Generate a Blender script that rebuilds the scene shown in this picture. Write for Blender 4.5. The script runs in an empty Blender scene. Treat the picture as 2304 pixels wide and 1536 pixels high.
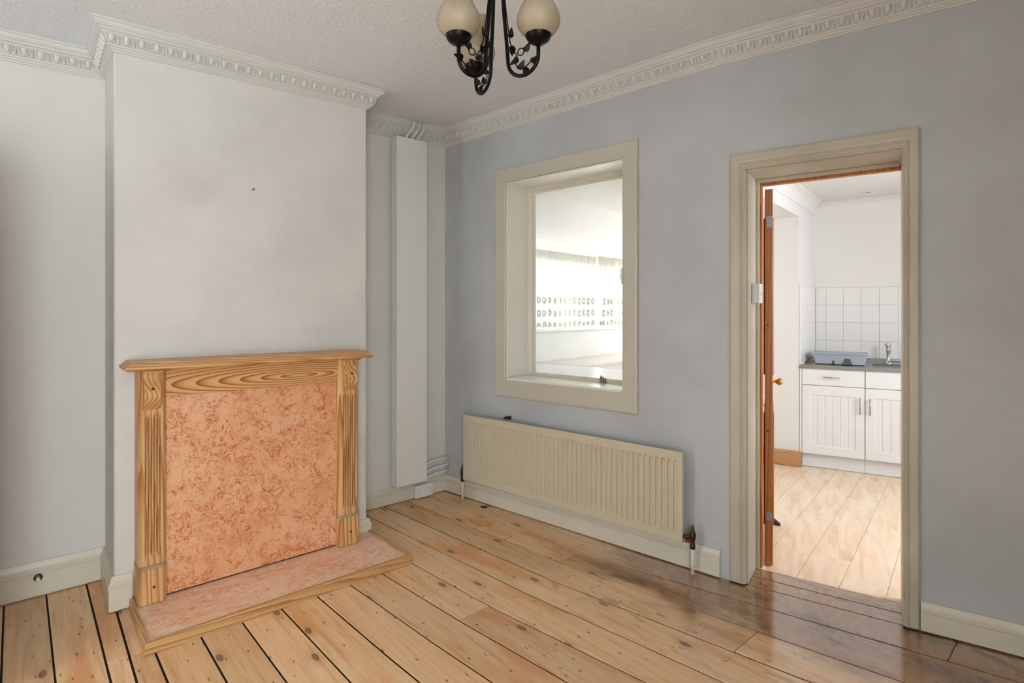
import bpy, bmesh, math, random
from mathutils import Vector, Matrix
random.seed(7)
S = bpy.context.scene
COL = S.collection

# ------------------------------------------------------------------ camera
cam_d = bpy.data.cameras.new('camera'); cam = bpy.data.objects.new('camera', cam_d); COL.objects.link(cam)
CX, CY, CZ, YAW, FPX = 3.361, -2.285, 1.32, 0.849, 1225.4
cam.location = (CX, CY, CZ); cam.rotation_euler = (math.pi/2, 0, YAW)
cam_d.sensor_width = 36; cam_d.lens = FPX/2304*36
cam_d.shift_x = (1152-1154.7)/2304; cam_d.shift_y = (700.7-768)/2304
cam_d.clip_start = .02
S.camera = cam

# ------------------------------------------------------------------ frames
def frame(o, X):
    X = Vector((X[0], X[1], 0)).normalized(); Y = Vector((-X.y, X.x, 0))
    m = Matrix.Identity(4)
    for i in range(3): m[i][0] = X[i]; m[i][1] = Y[i]
    m[0][3], m[1][3] = o[0], o[1]
    return m
M1, KK, XC = .137, .128, 2.0114
FW = Matrix.Identity(4)
FA = frame((0, 0), (1, M1))                  # window wall: x along, -y into the room
FB = frame((XC, M1*XC), (1, M1+KK))          # doorway wall
FL = frame((0, 0), (0, 1))                   # fireplace wall: x = world y, -y into the room
FK = frame((1.5035, 2.6733), (.9521, .3058)) # kitchen units: x along, -y towards the door

# ------------------------------------------------------------------ world, lights, exposure
W = bpy.data.worlds.new('World'); S.world = W; W.use_nodes = True
bg = W.node_tree.nodes['Background']; bg.inputs[0].default_value = (.875, .945, 1, 1); bg.inputs[1].default_value = 14
def area(name, F, loc, rot, sx, sy, power, color):
    l = bpy.data.lights.new(name, 'AREA'); l.shape = 'RECTANGLE'; l.size = sx; l.size_y = sy; l.energy = power; l.color = color
    o = bpy.data.objects.new(name, l); COL.objects.link(o)
    o.matrix_world = F @ Matrix.Translation(loc) @ rot
    return o
RX = lambda a: Matrix.Rotation(a, 4, 'X'); RY = lambda a: Matrix.Rotation(a, 4, 'Y'); RZ = lambda a: Matrix.Rotation(a, 4, 'Z')
EY1_ = 3.4
# the daylight of the overcast world enters by the windows; a portal in each opening guides the sampling (they shine along -Z)
for nm, F, loc, rot, sx, sy in (('portal_front_window', FW, (4.60, -3.15, 1.2), RY(math.pi/2), 2.3, 1.5), ('portal_side_window', FW, (1.15, -4.24, 1.25), RX(math.pi/2), .5, 2.1),
                                ('portal_extension_window', FA, (-.03, 1.65, 1.49), RY(-math.pi/2), .6, 2.2), ('portal_kitchen_window', FK, (2.09, -1.6, 1.5), RY(math.pi/2), 1.2, 1.3), ('portal_extension_end', FA, (.85, EY1_-.01, 1.4), RX(-math.pi/2), .8, .95)):
    area(nm, F, loc, rot, sx, sy, 1, (1, 1, 1)).data.cycles.is_portal = True
S.view_settings.view_transform = 'Standard'; S.view_settings.look = 'None'
S.view_settings.exposure = 0.0; S.view_settings.gamma = 1; S.view_settings.use_curve_mapping = False

# ------------------------------------------------------------------ materials
def lin(c):
    r = []
    for v in c[:3]:
        v /= 255; r.append(v/12.92 if v <= .04045 else ((v+.055)/1.055)**2.4)
    return (*r, 1)
class NT:
    def __init__(s, name):
        s.m = bpy.data.materials.new(name); s.m.use_nodes = True; s.t = s.m.node_tree
        s.b = s.t.nodes['Principled BSDF']; s.out = s.t.nodes['Material Output']
    def n(s, typ, ins=None, **kw):
        nd = s.t.nodes.new(typ)
        for k, v in kw.items(): setattr(nd, k, v)
        for k, v in (ins or {}).items():
            sk = nd.inputs[k]
            if isinstance(v, bpy.types.NodeSocket): s.t.links.new(v, sk)
            else: sk.default_value = v
        return nd
    def link(s, a, b): s.t.links.new(a, b)
    def set(s, **kw):
        for k, v in kw.items():
            sk = s.b.inputs[k.replace('_', ' ')]
            if isinstance(v, bpy.types.NodeSocket): s.t.links.new(v, sk)
            else: sk.default_value = v
        return s
    def ramp(s, fac, stops, interp='LINEAR'):
        nd = s.n('ShaderNodeValToRGB', {'Fac': fac}); cr = nd.color_ramp; cr.interpolation = interp
        while len(cr.elements) > 1: cr.elements.remove(cr.elements[-1])
        cr.elements[0].position = stops[0][0]; cr.elements[0].color = stops[0][1]
        for p, c in stops[1:]:
            e = cr.elements.new(p); e.color = c
        return nd.outputs[0]
    def mix(s, f, a, b, bt='MIX'):
        nd = s.n('ShaderNodeMix', data_type='RGBA', blend_type=bt)
        for k, v in ((0, f), (6, a), (7, b)):
            if isinstance(v, bpy.types.NodeSocket): s.link(v, nd.inputs[k])
            else: nd.inputs[k].default_value = v
        return nd.outputs[2]
    def math(s, op, a, b=0., c=0., clamp=False):
        nd = s.n('ShaderNodeMath', operation=op, use_clamp=clamp)
        for i, v in enumerate((a, b, c)):
            if isinstance(v, bpy.types.NodeSocket): s.link(v, nd.inputs[i])
            else: nd.inputs[i].default_value = v
        return nd.outputs[0]
    def smooth(s, v, a, b):
        nd = s.n('ShaderNodeMapRange', {'Value': v, 'From Min': a, 'From Max': b}, interpolation_type='SMOOTHSTEP'); return nd.outputs[0]
    def coord(s, kind='Object', scale=(1, 1, 1), loc=(0, 0, 0), rot=(0, 0, 0), src=None):
        if src is None:
            src = s.n('ShaderNodeNewGeometry').outputs['Position'] if kind == 'World' else s.n('ShaderNodeTexCoord').outputs[kind]
        return s.n('ShaderNodeMapping', {'Vector': src, 'Scale': scale, 'Location': loc, 'Rotation': rot}).outputs[0]
    def noise(s, vec, scale=5, detail=3, rough=.5, dist=0., out=0):
        return s.n('ShaderNodeTexNoise', {'Vector': vec, 'Scale': scale, 'Detail': detail, 'Roughness': rough, 'Distortion': dist}).outputs[out]
    def bump(s, h, strength=.2, dist=.01):
        b = s.n('ShaderNodeBump', {'Height': h, 'Strength': strength, 'Distance': dist}); s.link(b.outputs[0], s.b.inputs['Normal'])
MAT = {}
def simple(name, rgb, rough=.5, metal=0., bump=None, spec=.5, var=.0, **kw):
    t = NT(name); t.set(Roughness=rough, Metallic=metal)
    t.b.inputs['Specular IOR Level'].default_value = spec
    c = lin(rgb)
    if var:
        nz = t.noise(t.coord('World', (1, 1, 1)), 2.2, 4, .6)
        t.set(Base_Color=t.ramp(nz, [(.3, tuple(v*(1-var) for v in c[:3])+(1,)), (.65, c)]))
    else: t.set(Base_Color=c)
    if bump: t.bump(t.noise(t.coord('World'), bump[0], 3, .6), bump[1], bump[2])
    MAT[name] = t.m
    return t

simple('wall_paint', (222, 219, 214), .6, bump=(18, .12, .01), var=.035)
# chimney breast paint with smoke-grey smudges
t = NT('breast_paint'); pos = t.coord('World')
nz = t.noise(pos, 2.6, 5, .62)
base = t.ramp(nz, [(.3, lin((212, 209, 205))), (.62, lin((223, 219, 214)))])
d1 = t.n('ShaderNodeVectorMath', {0: pos, 1: (.396, -1.75, 1.95)}, operation='DISTANCE').outputs['Value']
d1 = t.math('ADD', d1, t.math('MULTIPLY', t.noise(pos, 7, 4, .6), .22))
sm = t.smooth(d1, .30, .10)
t.set(Base_Color=t.mix(t.math('MULTIPLY', sm, .13), base, lin((150, 147, 146))), Roughness=.6)
t.bump(t.noise(pos, 16, 4, .6), .13, .01); MAT['breast_paint'] = t.m
# right wall paint: shade put into the colour as grey, plus dusty smudges
t = NT('shaded_smudged_paint'); pos = t.coord('World')
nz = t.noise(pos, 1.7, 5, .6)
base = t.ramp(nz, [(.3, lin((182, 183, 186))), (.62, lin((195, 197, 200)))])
t.set(Base_Color=base, Roughness=.6); t.bump(t.noise(pos, 14, 4, .6), .13, .01); MAT['shaded_smudged_paint'] = t.m
t = simple('ceiling_paint', (240, 242, 247), .75); pos = t.coord('World')
t.bump(t.noise(pos, 55, 3, .65), .6, .014)
simple('plaster_white', (218, 216, 211), .55, bump=(40, .08, .005), var=.03)
simple('cream_gloss', (222, 214, 197), .32, bump=(9, .06, .006), var=.06)
simple('cream_frame', (203, 196, 182), .34, bump=(9, .06, .006), var=.05)
t = NT('worn_cream'); pos = t.coord('World')
nz = t.noise(pos, 2.2, 4, .6); c = t.ramp(nz, [(.3, lin((184, 175, 156))), (.65, lin((202, 194, 176)))])
chip = t.smooth(t.noise(t.coord('World', (5, 5, 1.2)), 4.5, 6, .7), .735, .75)
c = t.mix(t.math('MULTIPLY', chip, .8), c, lin((226, 222, 210)))
t.set(Base_Color=c, Roughness=.36); t.bump(t.noise(pos, 14, 3, .5), .06, .006); MAT['worn_cream'] = t.m
simple('radiator_cream', (210, 198, 174), .33, var=.03)
simple('reveal_paint', (238, 235, 226), .3)
simple('white_gloss', (232, 230, 226), .3)
simple('kitchen_paint', (233, 229, 225), .55, var=.02)
simple('white_laminate', (236, 236, 236), .28)
simple('pipe_white', (226, 224, 219), .4)
simple('socket_plastic', (232, 232, 228), .3)
simple('dark_hole', (12, 11, 10), .8)
simple('dirt', (42, 36, 30), .9)
simple('subfloor', (22, 17, 13), .9)
simple('black_iron', (6, 5, 6), .34, spec=.2)
simple('old_brass', (90, 72, 44), .45, .7, var=.3)
simple('brass', (190, 140, 60), .25, .9)
simple('steel', (170, 170, 168), .3, 1.0)
simple('chrome', (205, 206, 208), .12, 1.0)
simple('hinge_metal', (140, 140, 142), .4, .8)
simple('drainer_plastic', (178, 184, 192), .42)
simple('drainer_dark', (84, 90, 98), .5)
simple('rubber_blue', (44, 46, 66), .6)
simple('brown_varnish', (120, 74, 52), .35, var=.2)
simple('peach_chip', (226, 160, 126), .6)
simple('scrap_brown', (150, 122, 92), .8, var=.2)
simple('grout', (200, 197, 192), .8)
simple('tile_glaze', (236, 233, 229), .12)
simple('sealant_white', (226, 224, 220), .5)
simple('counter_pink', (232, 220, 212), .35, var=.04)
simple('red_tape', (140, 40, 34), .5)
simple('outside_render', (205, 200, 192), .9)

# floor boards: worn varnished pine
t = NT('old_pine_floor')
posn = t.n('ShaderNodeNewGeometry').outputs['Position']
rnd = t.n('ShaderNodeObjectInfo').outputs['Random']
off = t.n('ShaderNodeCombineXYZ', {0: t.math('MULTIPLY', rnd, 37.), 1: t.math('MULTIPLY', rnd, 11.), 2: t.math('MULTIPLY', rnd, 53.)}).outputs[0]
q = t.n('ShaderNodeVectorMath', {0: posn, 1: off}, operation='ADD').outputs[0]
gr = t.noise(t.coord(src=q, scale=(1.1, 17, 17)), 2.4, 6, .62, .6)
fine = t.noise(t.coord(src=q, scale=(5, 130, 130)), 2.0, 3, .6)
tone = t.noise(t.coord(src=q, scale=(1.2, 3.5, 1)), 1.3, 3, .55)
base = t.ramp(gr, [(.25, lin((210, 152, 100))), (.43, lin((238, 192, 142))), (.58, lin((246, 204, 156))), (.8, lin((250, 216, 174)))])
base = t.mix(t.math('MULTIPLY', t.smooth(fine, .55, .75), .25), base, lin((128, 82, 44)))
base = t.mix(t.math('MULTIPLY', t.smooth(tone, .52, .70), .7), base, lin((226, 152, 90)))
base = t.mix(t.math('MULTIPLY', t.smooth(tone, .46, .25), .4), base, lin((242, 214, 180)))
hs = t.n('ShaderNodeHueSaturation', {'Color': base, 'Value': t.n('ShaderNodeMapRange', {'Value': rnd, 'To Min': .86, 'To Max': 1.06}).outputs[0]}); base = hs.outputs[0]
# knots and nail holes
def spots(scale, rad, soft, keep, wobble):
    v = t.coord(src=q, scale=scale)
    v = t.n('ShaderNodeVectorMath', {0: v, 1: t.n('ShaderNodeVectorMath', {0: t.noise(v, 3, 2, .5, 0, 1), 'Scale': wobble}, operation='SCALE').outputs[0]}, operation='ADD').outputs[0]
    vo = t.n('ShaderNodeTexVoronoi', {'Vector': v, 'Scale': 1.0, 'Randomness': .9}, voronoi_dimensions='2D')
    r = t.n('ShaderNodeSeparateColor', {0: vo.outputs['Color']}).outputs[0]
    return t.math('MULTIPLY', t.smooth(vo.outputs['Distance'], rad+soft, rad), t.math('GREATER_THAN', r, keep)), vo.outputs['Distance']
k1, dk = spots((2.2, 5.0, 1), .05, .02, .45, .06)
base = t.mix(t.math('MULTIPLY', k1, .72), base, lin((88, 50, 30)))
halo, _ = spots((2.2, 5.0, 1), .06, .16, .45, .06)
base = t.mix(t.math('MULTIPLY', halo, .22), base, lin((168, 96, 50)))
k2, _ = spots((6, 14, 1), .040, .02, .74, .05)
base = t.mix(t.math('MULTIPLY', k2, .75), base, lin((52, 36, 26)))
k3, _ = spots((12, 44, 1), .10, .06, .93, .3)
base = t.mix(t.math('MULTIPLY', k3, .6), base, lin((60, 42, 28)))
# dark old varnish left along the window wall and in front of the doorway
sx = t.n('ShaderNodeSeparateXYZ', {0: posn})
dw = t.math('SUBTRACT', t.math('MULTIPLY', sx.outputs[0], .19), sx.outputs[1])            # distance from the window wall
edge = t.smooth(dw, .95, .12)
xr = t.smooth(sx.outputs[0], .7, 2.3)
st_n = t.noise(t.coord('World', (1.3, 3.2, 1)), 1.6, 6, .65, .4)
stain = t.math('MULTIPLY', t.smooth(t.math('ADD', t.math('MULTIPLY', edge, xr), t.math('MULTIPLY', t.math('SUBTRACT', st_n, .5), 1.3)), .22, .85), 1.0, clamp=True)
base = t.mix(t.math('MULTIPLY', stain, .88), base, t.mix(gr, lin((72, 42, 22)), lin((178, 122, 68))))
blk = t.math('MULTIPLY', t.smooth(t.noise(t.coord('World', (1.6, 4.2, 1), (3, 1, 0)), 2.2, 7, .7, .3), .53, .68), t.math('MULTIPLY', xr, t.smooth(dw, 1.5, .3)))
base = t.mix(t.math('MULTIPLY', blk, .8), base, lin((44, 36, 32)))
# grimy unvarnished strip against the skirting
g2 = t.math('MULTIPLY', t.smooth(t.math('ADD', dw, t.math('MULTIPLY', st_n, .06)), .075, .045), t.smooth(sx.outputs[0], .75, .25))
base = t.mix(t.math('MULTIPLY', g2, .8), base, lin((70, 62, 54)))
t.set(Base_Color=base)
vz = t.math('MULTIPLY', t.smooth(dw, 1.5, .25), t.smooth(sx.outputs[0], .6, 1.9))
rg = t.math('ADD', t.n('ShaderNodeMapRange', {'Value': vz, 'To Min': .43, 'To Max': .20}).outputs[0], t.math('MULTIPLY', t.noise(t.coord('World', (4, 9, 1)), 6, 4, .6), .14))
t.set(Roughness=rg)
t.set(Coat_Weight=t.n('ShaderNodeMapRange', {'Value': vz, 'To Min': .12, 'To Max': 1.}).outputs[0], Coat_Roughness=t.n('ShaderNodeMapRange', {'Value': vz, 'To Min': .25, 'To Max': .09}).outputs[0])
t.b.inputs['Coat IOR'].default_value = 2.1
t.bump(t.math('ADD', t.math('MULTIPLY', gr, .7), t.math('MULTIPLY', t.noise(t.coord('World', (2, 6, 1)), 5, 3, .5), .8)), .22, .004)
MAT['floor'] = t.m

# pale laminate
t = NT('pale_laminate'); q = t.coord('Object', (8, 1.2, 1))
rnd = t.n('ShaderNodeObjectInfo').outputs['Random']
q = t.n('ShaderNodeVectorMath', {0: q, 1: t.n('ShaderNodeCombineXYZ', {0: t.math('MULTIPLY', rnd, 40.), 1: t.math('MULTIPLY', rnd, 23.)}).outputs[0]}, operation='ADD').outputs[0]
n1 = t.noise(q, 2.2, 5, .6, .8)
c = t.ramp(n1, [(.3, lin((222, 188, 154))), (.5, lin((236, 210, 180))), (.75, lin((243, 224, 200)))])
t.set(Base_Color=c, Roughness=.26); MAT['laminate'] = t.m

# pine with strong grain; axis = direction of the grain in object space
def pine(name, axis, dark, light, scale=60, stretch=.04, cath=None, rough=.38, dist=2.5):
    t = NT(name)
    sc = [1, 1, 1]; sc[axis] = stretch
    if cath:                                   # cathedral figure: long nested ellipses
        v = t.coord('Object', (cath[2], 1, 1), (-cath[0]*cath[2], 0, -cath[1]))
        w = t.n('ShaderNodeTexWave', {'Vector': v, 'Scale': scale, 'Distortion': dist, 'Detail': 2, 'Detail Scale': 1.4}, wave_type='RINGS', rings_direction='Y', wave_profile='SAW').outputs['Fac']
    else:
        v = t.coord('Object', tuple(sc))
        vn = t.n('ShaderNodeVectorMath', {0: v, 1: t.n('ShaderNodeVectorMath', {0: t.noise(v, 9, 2, .5, 0, 1), 'Scale': .03*dist}, operation='SCALE').outputs[0]}, operation='ADD').outputs[0]
        w = t.n('ShaderNodeTexWave', {'Vector': vn, 'Scale': scale, 'Distortion': .8, 'Detail': 2, 'Detail Scale': 2}, wave_type='BANDS', bands_direction='DIAGONAL', wave_profile='SAW').outputs['Fac']
    big = t.noise(t.coord('Object', tuple(a*1.5 for a in sc)), 6, 3, .5)
    c = t.ramp(w, [(0, lin(light)), (.40, lin(tuple(a*.96 for a in light))), (.72, lin(tuple((a+b)/2 for a, b in zip(dark, light)))), (.88, lin(dark)), (1, lin(dark))])
    c = t.mix(t.math('MULTIPLY', t.smooth(big, .45, .7), .4), c, lin(tuple((a*.6+b*.4) for a, b in zip(dark, light))))
    f = t.noise(t.coord('Object', tuple(a*3 for a in sc)), 130, 2, .6)
    c = t.mix(t.math('MULTIPLY', f, .2), c, lin(dark))
    t.set(Base_Color=c, Roughness=rough); t.bump(w, .08, .002)
    MAT[name] = t.m
pine('pine_upright', 2, (176, 112, 56), (236, 192, 134), 24, .05)
pine('pine_across', 0, (172, 108, 56), (228, 182, 126), 36, .05)
pine('pine_frieze', 0, (160, 94, 42), (236, 188, 124), 30, .05, cath=(.18, .950, .11), dist=.5)
pine('pine_hearth', 0, (166, 114, 66), (220, 174, 120), 36, .05)
pine('pine_hearth_side', 1, (166, 114, 66), (220, 174, 120), 36, .05)
pine('pine_door', 2, (150, 80, 28), (196, 122, 52), 26, .04)
pine('kitchen_skirting_wood', 0, (164, 110, 72), (214, 164, 118), 40, .05)
simple('pine_worn', (176, 160, 132), .7, bump=(90, .3, .004), var=.25)
simple('pine_plug', (104, 62, 30), .5)

# peach marbled laminate of panel and hearth
def marble(name, sc, c0, c1, c2, vein):
    t = NT(name); v = t.coord('Object', sc)
    a = t.noise(v, 5, 6, .62, .9)
    c = t.ramp(a, [(.28, lin(c2)), (.46, lin(c0)), (.62, lin(c1)), (.8, lin(c0))])
    patch = t.smooth(t.noise(v, 9, 5, .7, .6), .54, .70)
    c = t.mix(t.math('MULTIPLY', patch, .30), c, lin(vein))
    for sc_, wdt, am, lo, dd_ in ((9, .022, 1.0, .45, 1.8), (20, .032, .9, .43, 1.3), (42, .045, .6, .45, .8)):
        nv = t.noise(v, sc_, 3, .6, dd_)
        m = t.smooth(t.math('ABSOLUTE', t.math('SUBTRACT', nv, .5)), wdt, .0)
        g = t.smooth(t.noise(v, 6 + sc_*.35, 4, .6, .4), lo, lo+.12)
        c = t.mix(t.math('MULTIPLY', t.math('MULTIPLY', m, g), am), c, lin(vein))
    cl = t.smooth(t.noise(v, 3.2, 4, .6, .5), .58, .78)
    c = t.mix(t.math('MULTIPLY', cl, .22), c, lin((214, 176, 160)))
    t.set(Base_Color=c, Roughness=.42); t.bump(a, .05, .002); MAT[name] = t.m
marble('peach_panel', (1, 1, 1), (232, 174, 130), (236, 186, 146), (222, 152, 102), (196, 88, 40))
marble('peach_hearth', (.8, 1.3, 1), (249, 212, 182), (250, 220, 196), (243, 190, 150), (226, 142, 94))

# frosted scavo lamp glass
t = NT('lamp_glass'); v = t.coord('Object')
c = t.ramp(t.noise(v, 14, 4, .6, .4), [(.3, lin((190, 176, 150))), (.7, lin((214, 203, 182)))])
t.set(Base_Color=c, Roughness=.32); t.b.inputs['Subsurface Weight'].default_value = .0
tr = t.n('ShaderNodeBsdfTranslucent', {'Color': lin((236, 220, 186))})
ms = t.n('ShaderNodeMixShader', {0: .42}); t.link(t.b.outputs[0], ms.inputs[1]); t.link(tr.outputs[0], ms.inputs[2]); t.link(ms.outputs[0], t.out.inputs[0])
MAT['lamp_glass'] = t.m
# clear thin pane
t = NT('pane_glass'); fc = t.n('ShaderNodeLayerWeight', {'Blend': .5}).outputs['Facing']; frs = t.math('ADD', .035, t.math('MULTIPLY', t.math('POWER', fc, 5.), .6))
gl = t.n('ShaderNodeBsdfGlossy', {'Roughness': .02}); tp = t.n('ShaderNodeBsdfTransparent', {'Color': (.97, .98, .97, 1)})
ms = t.n('ShaderNodeMixShader', {0: frs}); t.link(tp.outputs[0], ms.inputs[1]); t.link(gl.outputs[0], ms.inputs[2]); t.link(ms.outputs[0], t.out.inputs[0])
MAT['pane_glass'] = t.m
# lace net
t = NT('lace_net'); v = t.coord('Object'); sp = t.n('ShaderNodeSeparateXYZ', {0: v})
cell = t.n('ShaderNodeTexVoronoi', {'Vector': t.n('ShaderNodeCombineXYZ', {0: t.math('MULTIPLY', sp.outputs[0], 13.), 1: t.math('MULTIPLY', sp.outputs[2], 9.)}).outputs[0], 'Scale': 1., 'Randomness': .12}, voronoi_dimensions='2D').outputs['Distance']
motif = t.math('MULTIPLY', t.smooth(cell, .05, .10), t.smooth(cell, .36, .28))
zone = t.smooth(sp.outputs[2], .34, .24)
head = t.smooth(sp.outputs[2], .565, .60)
mo_ = t.math('MULTIPLY', motif, zone); mz_ = t.math('MAXIMUM', mo_, t.math('MULTIPLY', head, .35))
den = t.math('ADD', .94, t.math('MULTIPLY', mz_, .055), clamp=True)
df = t.n('ShaderNodeBsdfDiffuse', {'Color': t.mix(mz_, lin((236, 232, 222)), lin((196, 189, 178)))}); tl = t.n('ShaderNodeBsdfTranslucent', {'Color': lin((236, 228, 212))})
m1 = t.n('ShaderNodeMixShader', {0: t.math('SUBTRACT', .10, t.math('ADD', t.math('MULTIPLY', mo_, .085), t.math('MULTIPLY', head, .06)))}); t.link(df.outputs[0], m1.inputs[1]); t.link(tl.outputs[0], m1.inputs[2])
tp = t.n('ShaderNodeBsdfTransparent'); m2 = t.n('ShaderNodeMixShader', {0: den}); t.link(tp.outputs[0], m2.inputs[1]); t.link(m1.outputs[0], m2.inputs[2]); t.link(m2.outputs[0], t.out.inputs[0])
MAT['lace_net'] = t.m

# ------------------------------------------------------------------ mesh helpers
class MB:
    def __init__(s): s.v = []; s.f = []; s.sm = []
    def add(s, vs, fs, smooth=False):
        b = len(s.v); s.v += [tuple(v) for v in vs]
        for f in fs: s.f.append([i+b for i in f]); s.sm.append(smooth)
        return s
    def box(s, x0, x1, y0, y1, z0, z1):
        return s.add([(x0, y0, z0), (x1, y0, z0), (x1, y1, z0), (x0, y1, z0), (x0, y0, z1), (x1, y0, z1), (x1, y1, z1), (x0, y1, z1)],
                     [(0, 3, 2, 1), (4, 5, 6, 7), (0, 1, 5, 4), (1, 2, 6, 5), (2, 3, 7, 6), (3, 0, 4, 7)])
    def prism(s, poly, d0, d1, axis=2, smooth=False):
        """polygon in the two other axes (in x,y,z order), pulled along axis"""
        def P(p, d):
            p = list(p); p.insert(axis, d); return tuple(p)
        n = len(poly); vs = [P(p, d0) for p in poly] + [P(p, d1) for p in poly]
        fs = [list(range(n))[::-1], list(range(n, 2*n))]; s.add(vs, fs)
        b = len(s.v) - 2*n
        for i in range(n):
            s.f.append([b+i, b+(i+1) % n, b+n+(i+1) % n, b+n+i]); s.sm.append(smooth)
        return s
    def bar(s, p0, p1, prof, A, B, k0=0., k1=0.):
        """profile (a,b) carried from p0 to p1, ends sheared by k*a for mitres"""
        p0, p1, A, B = map(Vector, (p0, p1, A, B)); d = (p1-p0).normalized(); n = len(prof)
        vs = [p0 + d*(k0*a) + A*a + B*b for a, b in prof] + [p1 + d*(k1*a) + A*a + B*b for a, b in prof]
        fs = [list(range(n)), list(range(n, 2*n))[::-1]] + [(i, n+i, n+(i+1) % n, (i+1) % n) for i in range(n)]
        return s.add(vs, fs)
    def tube(s, pts, r, seg=8, caps=True):
        pts = [Vector(p) for p in pts]; R = r if isinstance(r, (list, tuple)) else [r]*len(pts)
        up = None; vs = []
        for i, p in enumerate(pts):
            d = (pts[min(i+1, len(pts)-1)] - pts[max(i-1, 0)]).normalized()
            if up is None: up = d.orthogonal().normalized()
            up = (up - d*up.dot(d)).normalized(); w = d.cross(up)
            for k in range(seg):
                a = 2*math.pi*k/seg; vs.append(p + (up*math.cos(a) + w*math.sin(a))*R[i])
        fs = []
        for i in range(len(pts)-1):
            for k in range(seg): fs.append((i*seg+k, i*seg+(k+1) % seg, (i+1)*seg+(k+1) % seg, (i+1)*seg+k))
        s.add(vs, fs, True)
        if caps:
            b = len(s.v)-len(vs); e = b+(len(pts)-1)*seg
            s.f += [[b+k for k in range(seg)][::-1], [e+k for k in range(seg)]]; s.sm += [False, False]
        return s
    def lathe(s, prof, c=(0, 0, 0), seg=24, axis='Z', wave=None):
        vs = []; fs = []
        for i, (r, h) in enumerate(prof):
            for k in range(seg):
                a = 2*math.pi*k/seg; rr = r*(1 + (wave(i, a) if wave else 0)); x, y = rr*math.cos(a), rr*math.sin(a)
                q = {'Z': (x, y, h), 'Y': (x, h, y), 'X': (h, x, y)}[axis]
                vs.append((c[0]+q[0], c[1]+q[1], c[2]+q[2]))
        for i in range(len(prof)-1):
            for k in range(seg): fs.append((i*seg+k, i*seg+(k+1) % seg, (i+1)*seg+(k+1) % seg, (i+1)*seg+k))
        return s.add(vs, fs, True)
    def mesh(s, name, o=(0, 0, 0), bevel=0., segs=1):
        me = bpy.data.meshes.new(name)
        me.from_pydata([(v[0]-o[0], v[1]-o[1], v[2]-o[2]) for v in s.v], [], s.f)
        for p, sm in zip(me.polygons, s.sm): p.use_smooth = sm
        bm = bmesh.new(); bm.from_mesh(me)
        bmesh.ops.recalc_face_normals(bm, faces=bm.faces)
        if bevel: bmesh.ops.bevel(bm, geom=[e for e in bm.edges if len(e.link_faces) == 2 and e.calc_face_angle(0) > .5], offset=bevel, segments=segs, affect='EDGES', clamp_overlap=True)
        bm.to_mesh(me); bm.free()
        return me
ORI = {}
def tag(o, label=None, cat=None, group=None, kind=None):
    for k, v in (('label', label), ('category', cat), ('group', group), ('kind', kind)):
        if v: o[k] = v
    return o
def thing(name, F, origin, label, cat, group=None, kind=None):
    o = bpy.data.objects.new(name, None); o.empty_display_size = .05; COL.objects.link(o)
    o.matrix_world = F @ Matrix.Translation(origin); ORI[o.name] = tuple(origin)
    return tag(o, label, cat, group, kind)
def part(name, mb, mat, parent, bevel=0., segs=1, label=None, local=False):
    o0 = (0, 0, 0) if local else ORI[parent.name]
    me = mb.mesh(name, o0, bevel, segs); me.materials.append(MAT[mat])
    o = bpy.data.objects.new(name, me); COL.objects.link(o); o.parent = parent; ORI[o.name] = o0 if not local else (0, 0, 0)
    if label: o['label'] = label
    return o
def solo(name, F, origin, mb, mat, label, cat, group=None, kind=None, bevel=0., segs=1):
    me = mb.mesh(name, origin, bevel, segs); me.materials.append(MAT[mat])
    o = bpy.data.objects.new(name, me); COL.objects.link(o); o.matrix_world = F @ Matrix.Translation(origin); ORI[o.name] = tuple(origin)
    return tag(o, label, cat, group, kind)
def struct(name, F, mb, mat, label, cat, bevel=0.):
    return solo(name, F, (0, 0, 0), mb, mat, label, cat, kind='structure', bevel=bevel)
def inst(src, parent, mtx, name=None):
    o = bpy.data.objects.new(name or src.name.split('.')[0], src.data); COL.objects.link(o); o.parent = parent; o.matrix_local = mtx
    return o
def arc(c, r, a0, a1, n, U, V):
    c, U, V = Vector(c), Vector(U), Vector(V)
    return [c + U*(r*math.cos(a0+(a1-a0)*i/n)) + V*(r*math.sin(a0+(a1-a0)*i/n)) for i in range(n+1)]
def ceilz(x, y): return 2.645 + .034*y

# ------------------------------------------------------------------ room shell
BX0, BX1, BF = -2.02, -.82, .395             # chimney breast: along the wall, front
RXM, RYM = 4.62, -4.25                       # unseen walls of the room
ZT = 2.75
def wall_boxes(x0, x1, y0, y1, holes, z0=-.05, z1=ZT):
    """wall slab with rectangular holes (hx0,hx1,hz0,hz1)"""
    m = MB(); xs = x0
    for hx0, hx1, hz0, hz1 in sorted(holes):
        m.box(xs, hx0, y0, y1, z0, z1)
        if hz0 > z0: m.box(hx0, hx1, y0, y1, z0, hz0)
        if hz1 < z1: m.box(hx0, hx1, y0, y1, hz1, z1)
        xs = hx1
    return m.box(xs, x1, y0, y1, z0, z1)
SK = XC*math.sqrt(1+M1*M1)                   # length of the window wall
WX0, WX1, WZ0, WZ1, WT = .608, 1.49, .866, 2.176, .29
DX0, DX1, DZ, DT = .118, .745, 2.006, .25
wl = MB().box(-4.4, .0, 0, .24, -.05, ZT)
struct('wall_left', FL, wl, 'wall_paint', 'white painted alcove wall behind the chimney breast', 'wall')
struct('wall_chimney_breast', FL, MB().box(BX0, BX1, -BF, -.0005, -.05, ZT), 'breast_paint', 'smoke-smudged white chimney breast above the pine fireplace', 'chimney breast', bevel=.006)
struct('wall_window', FA, wall_boxes(-.02, SK, 0, WT, [(WX0, WX1, WZ0, WZ1)]), 'shaded_smudged_paint', 'white wall holding the internal window above the radiator', 'wall')
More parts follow.
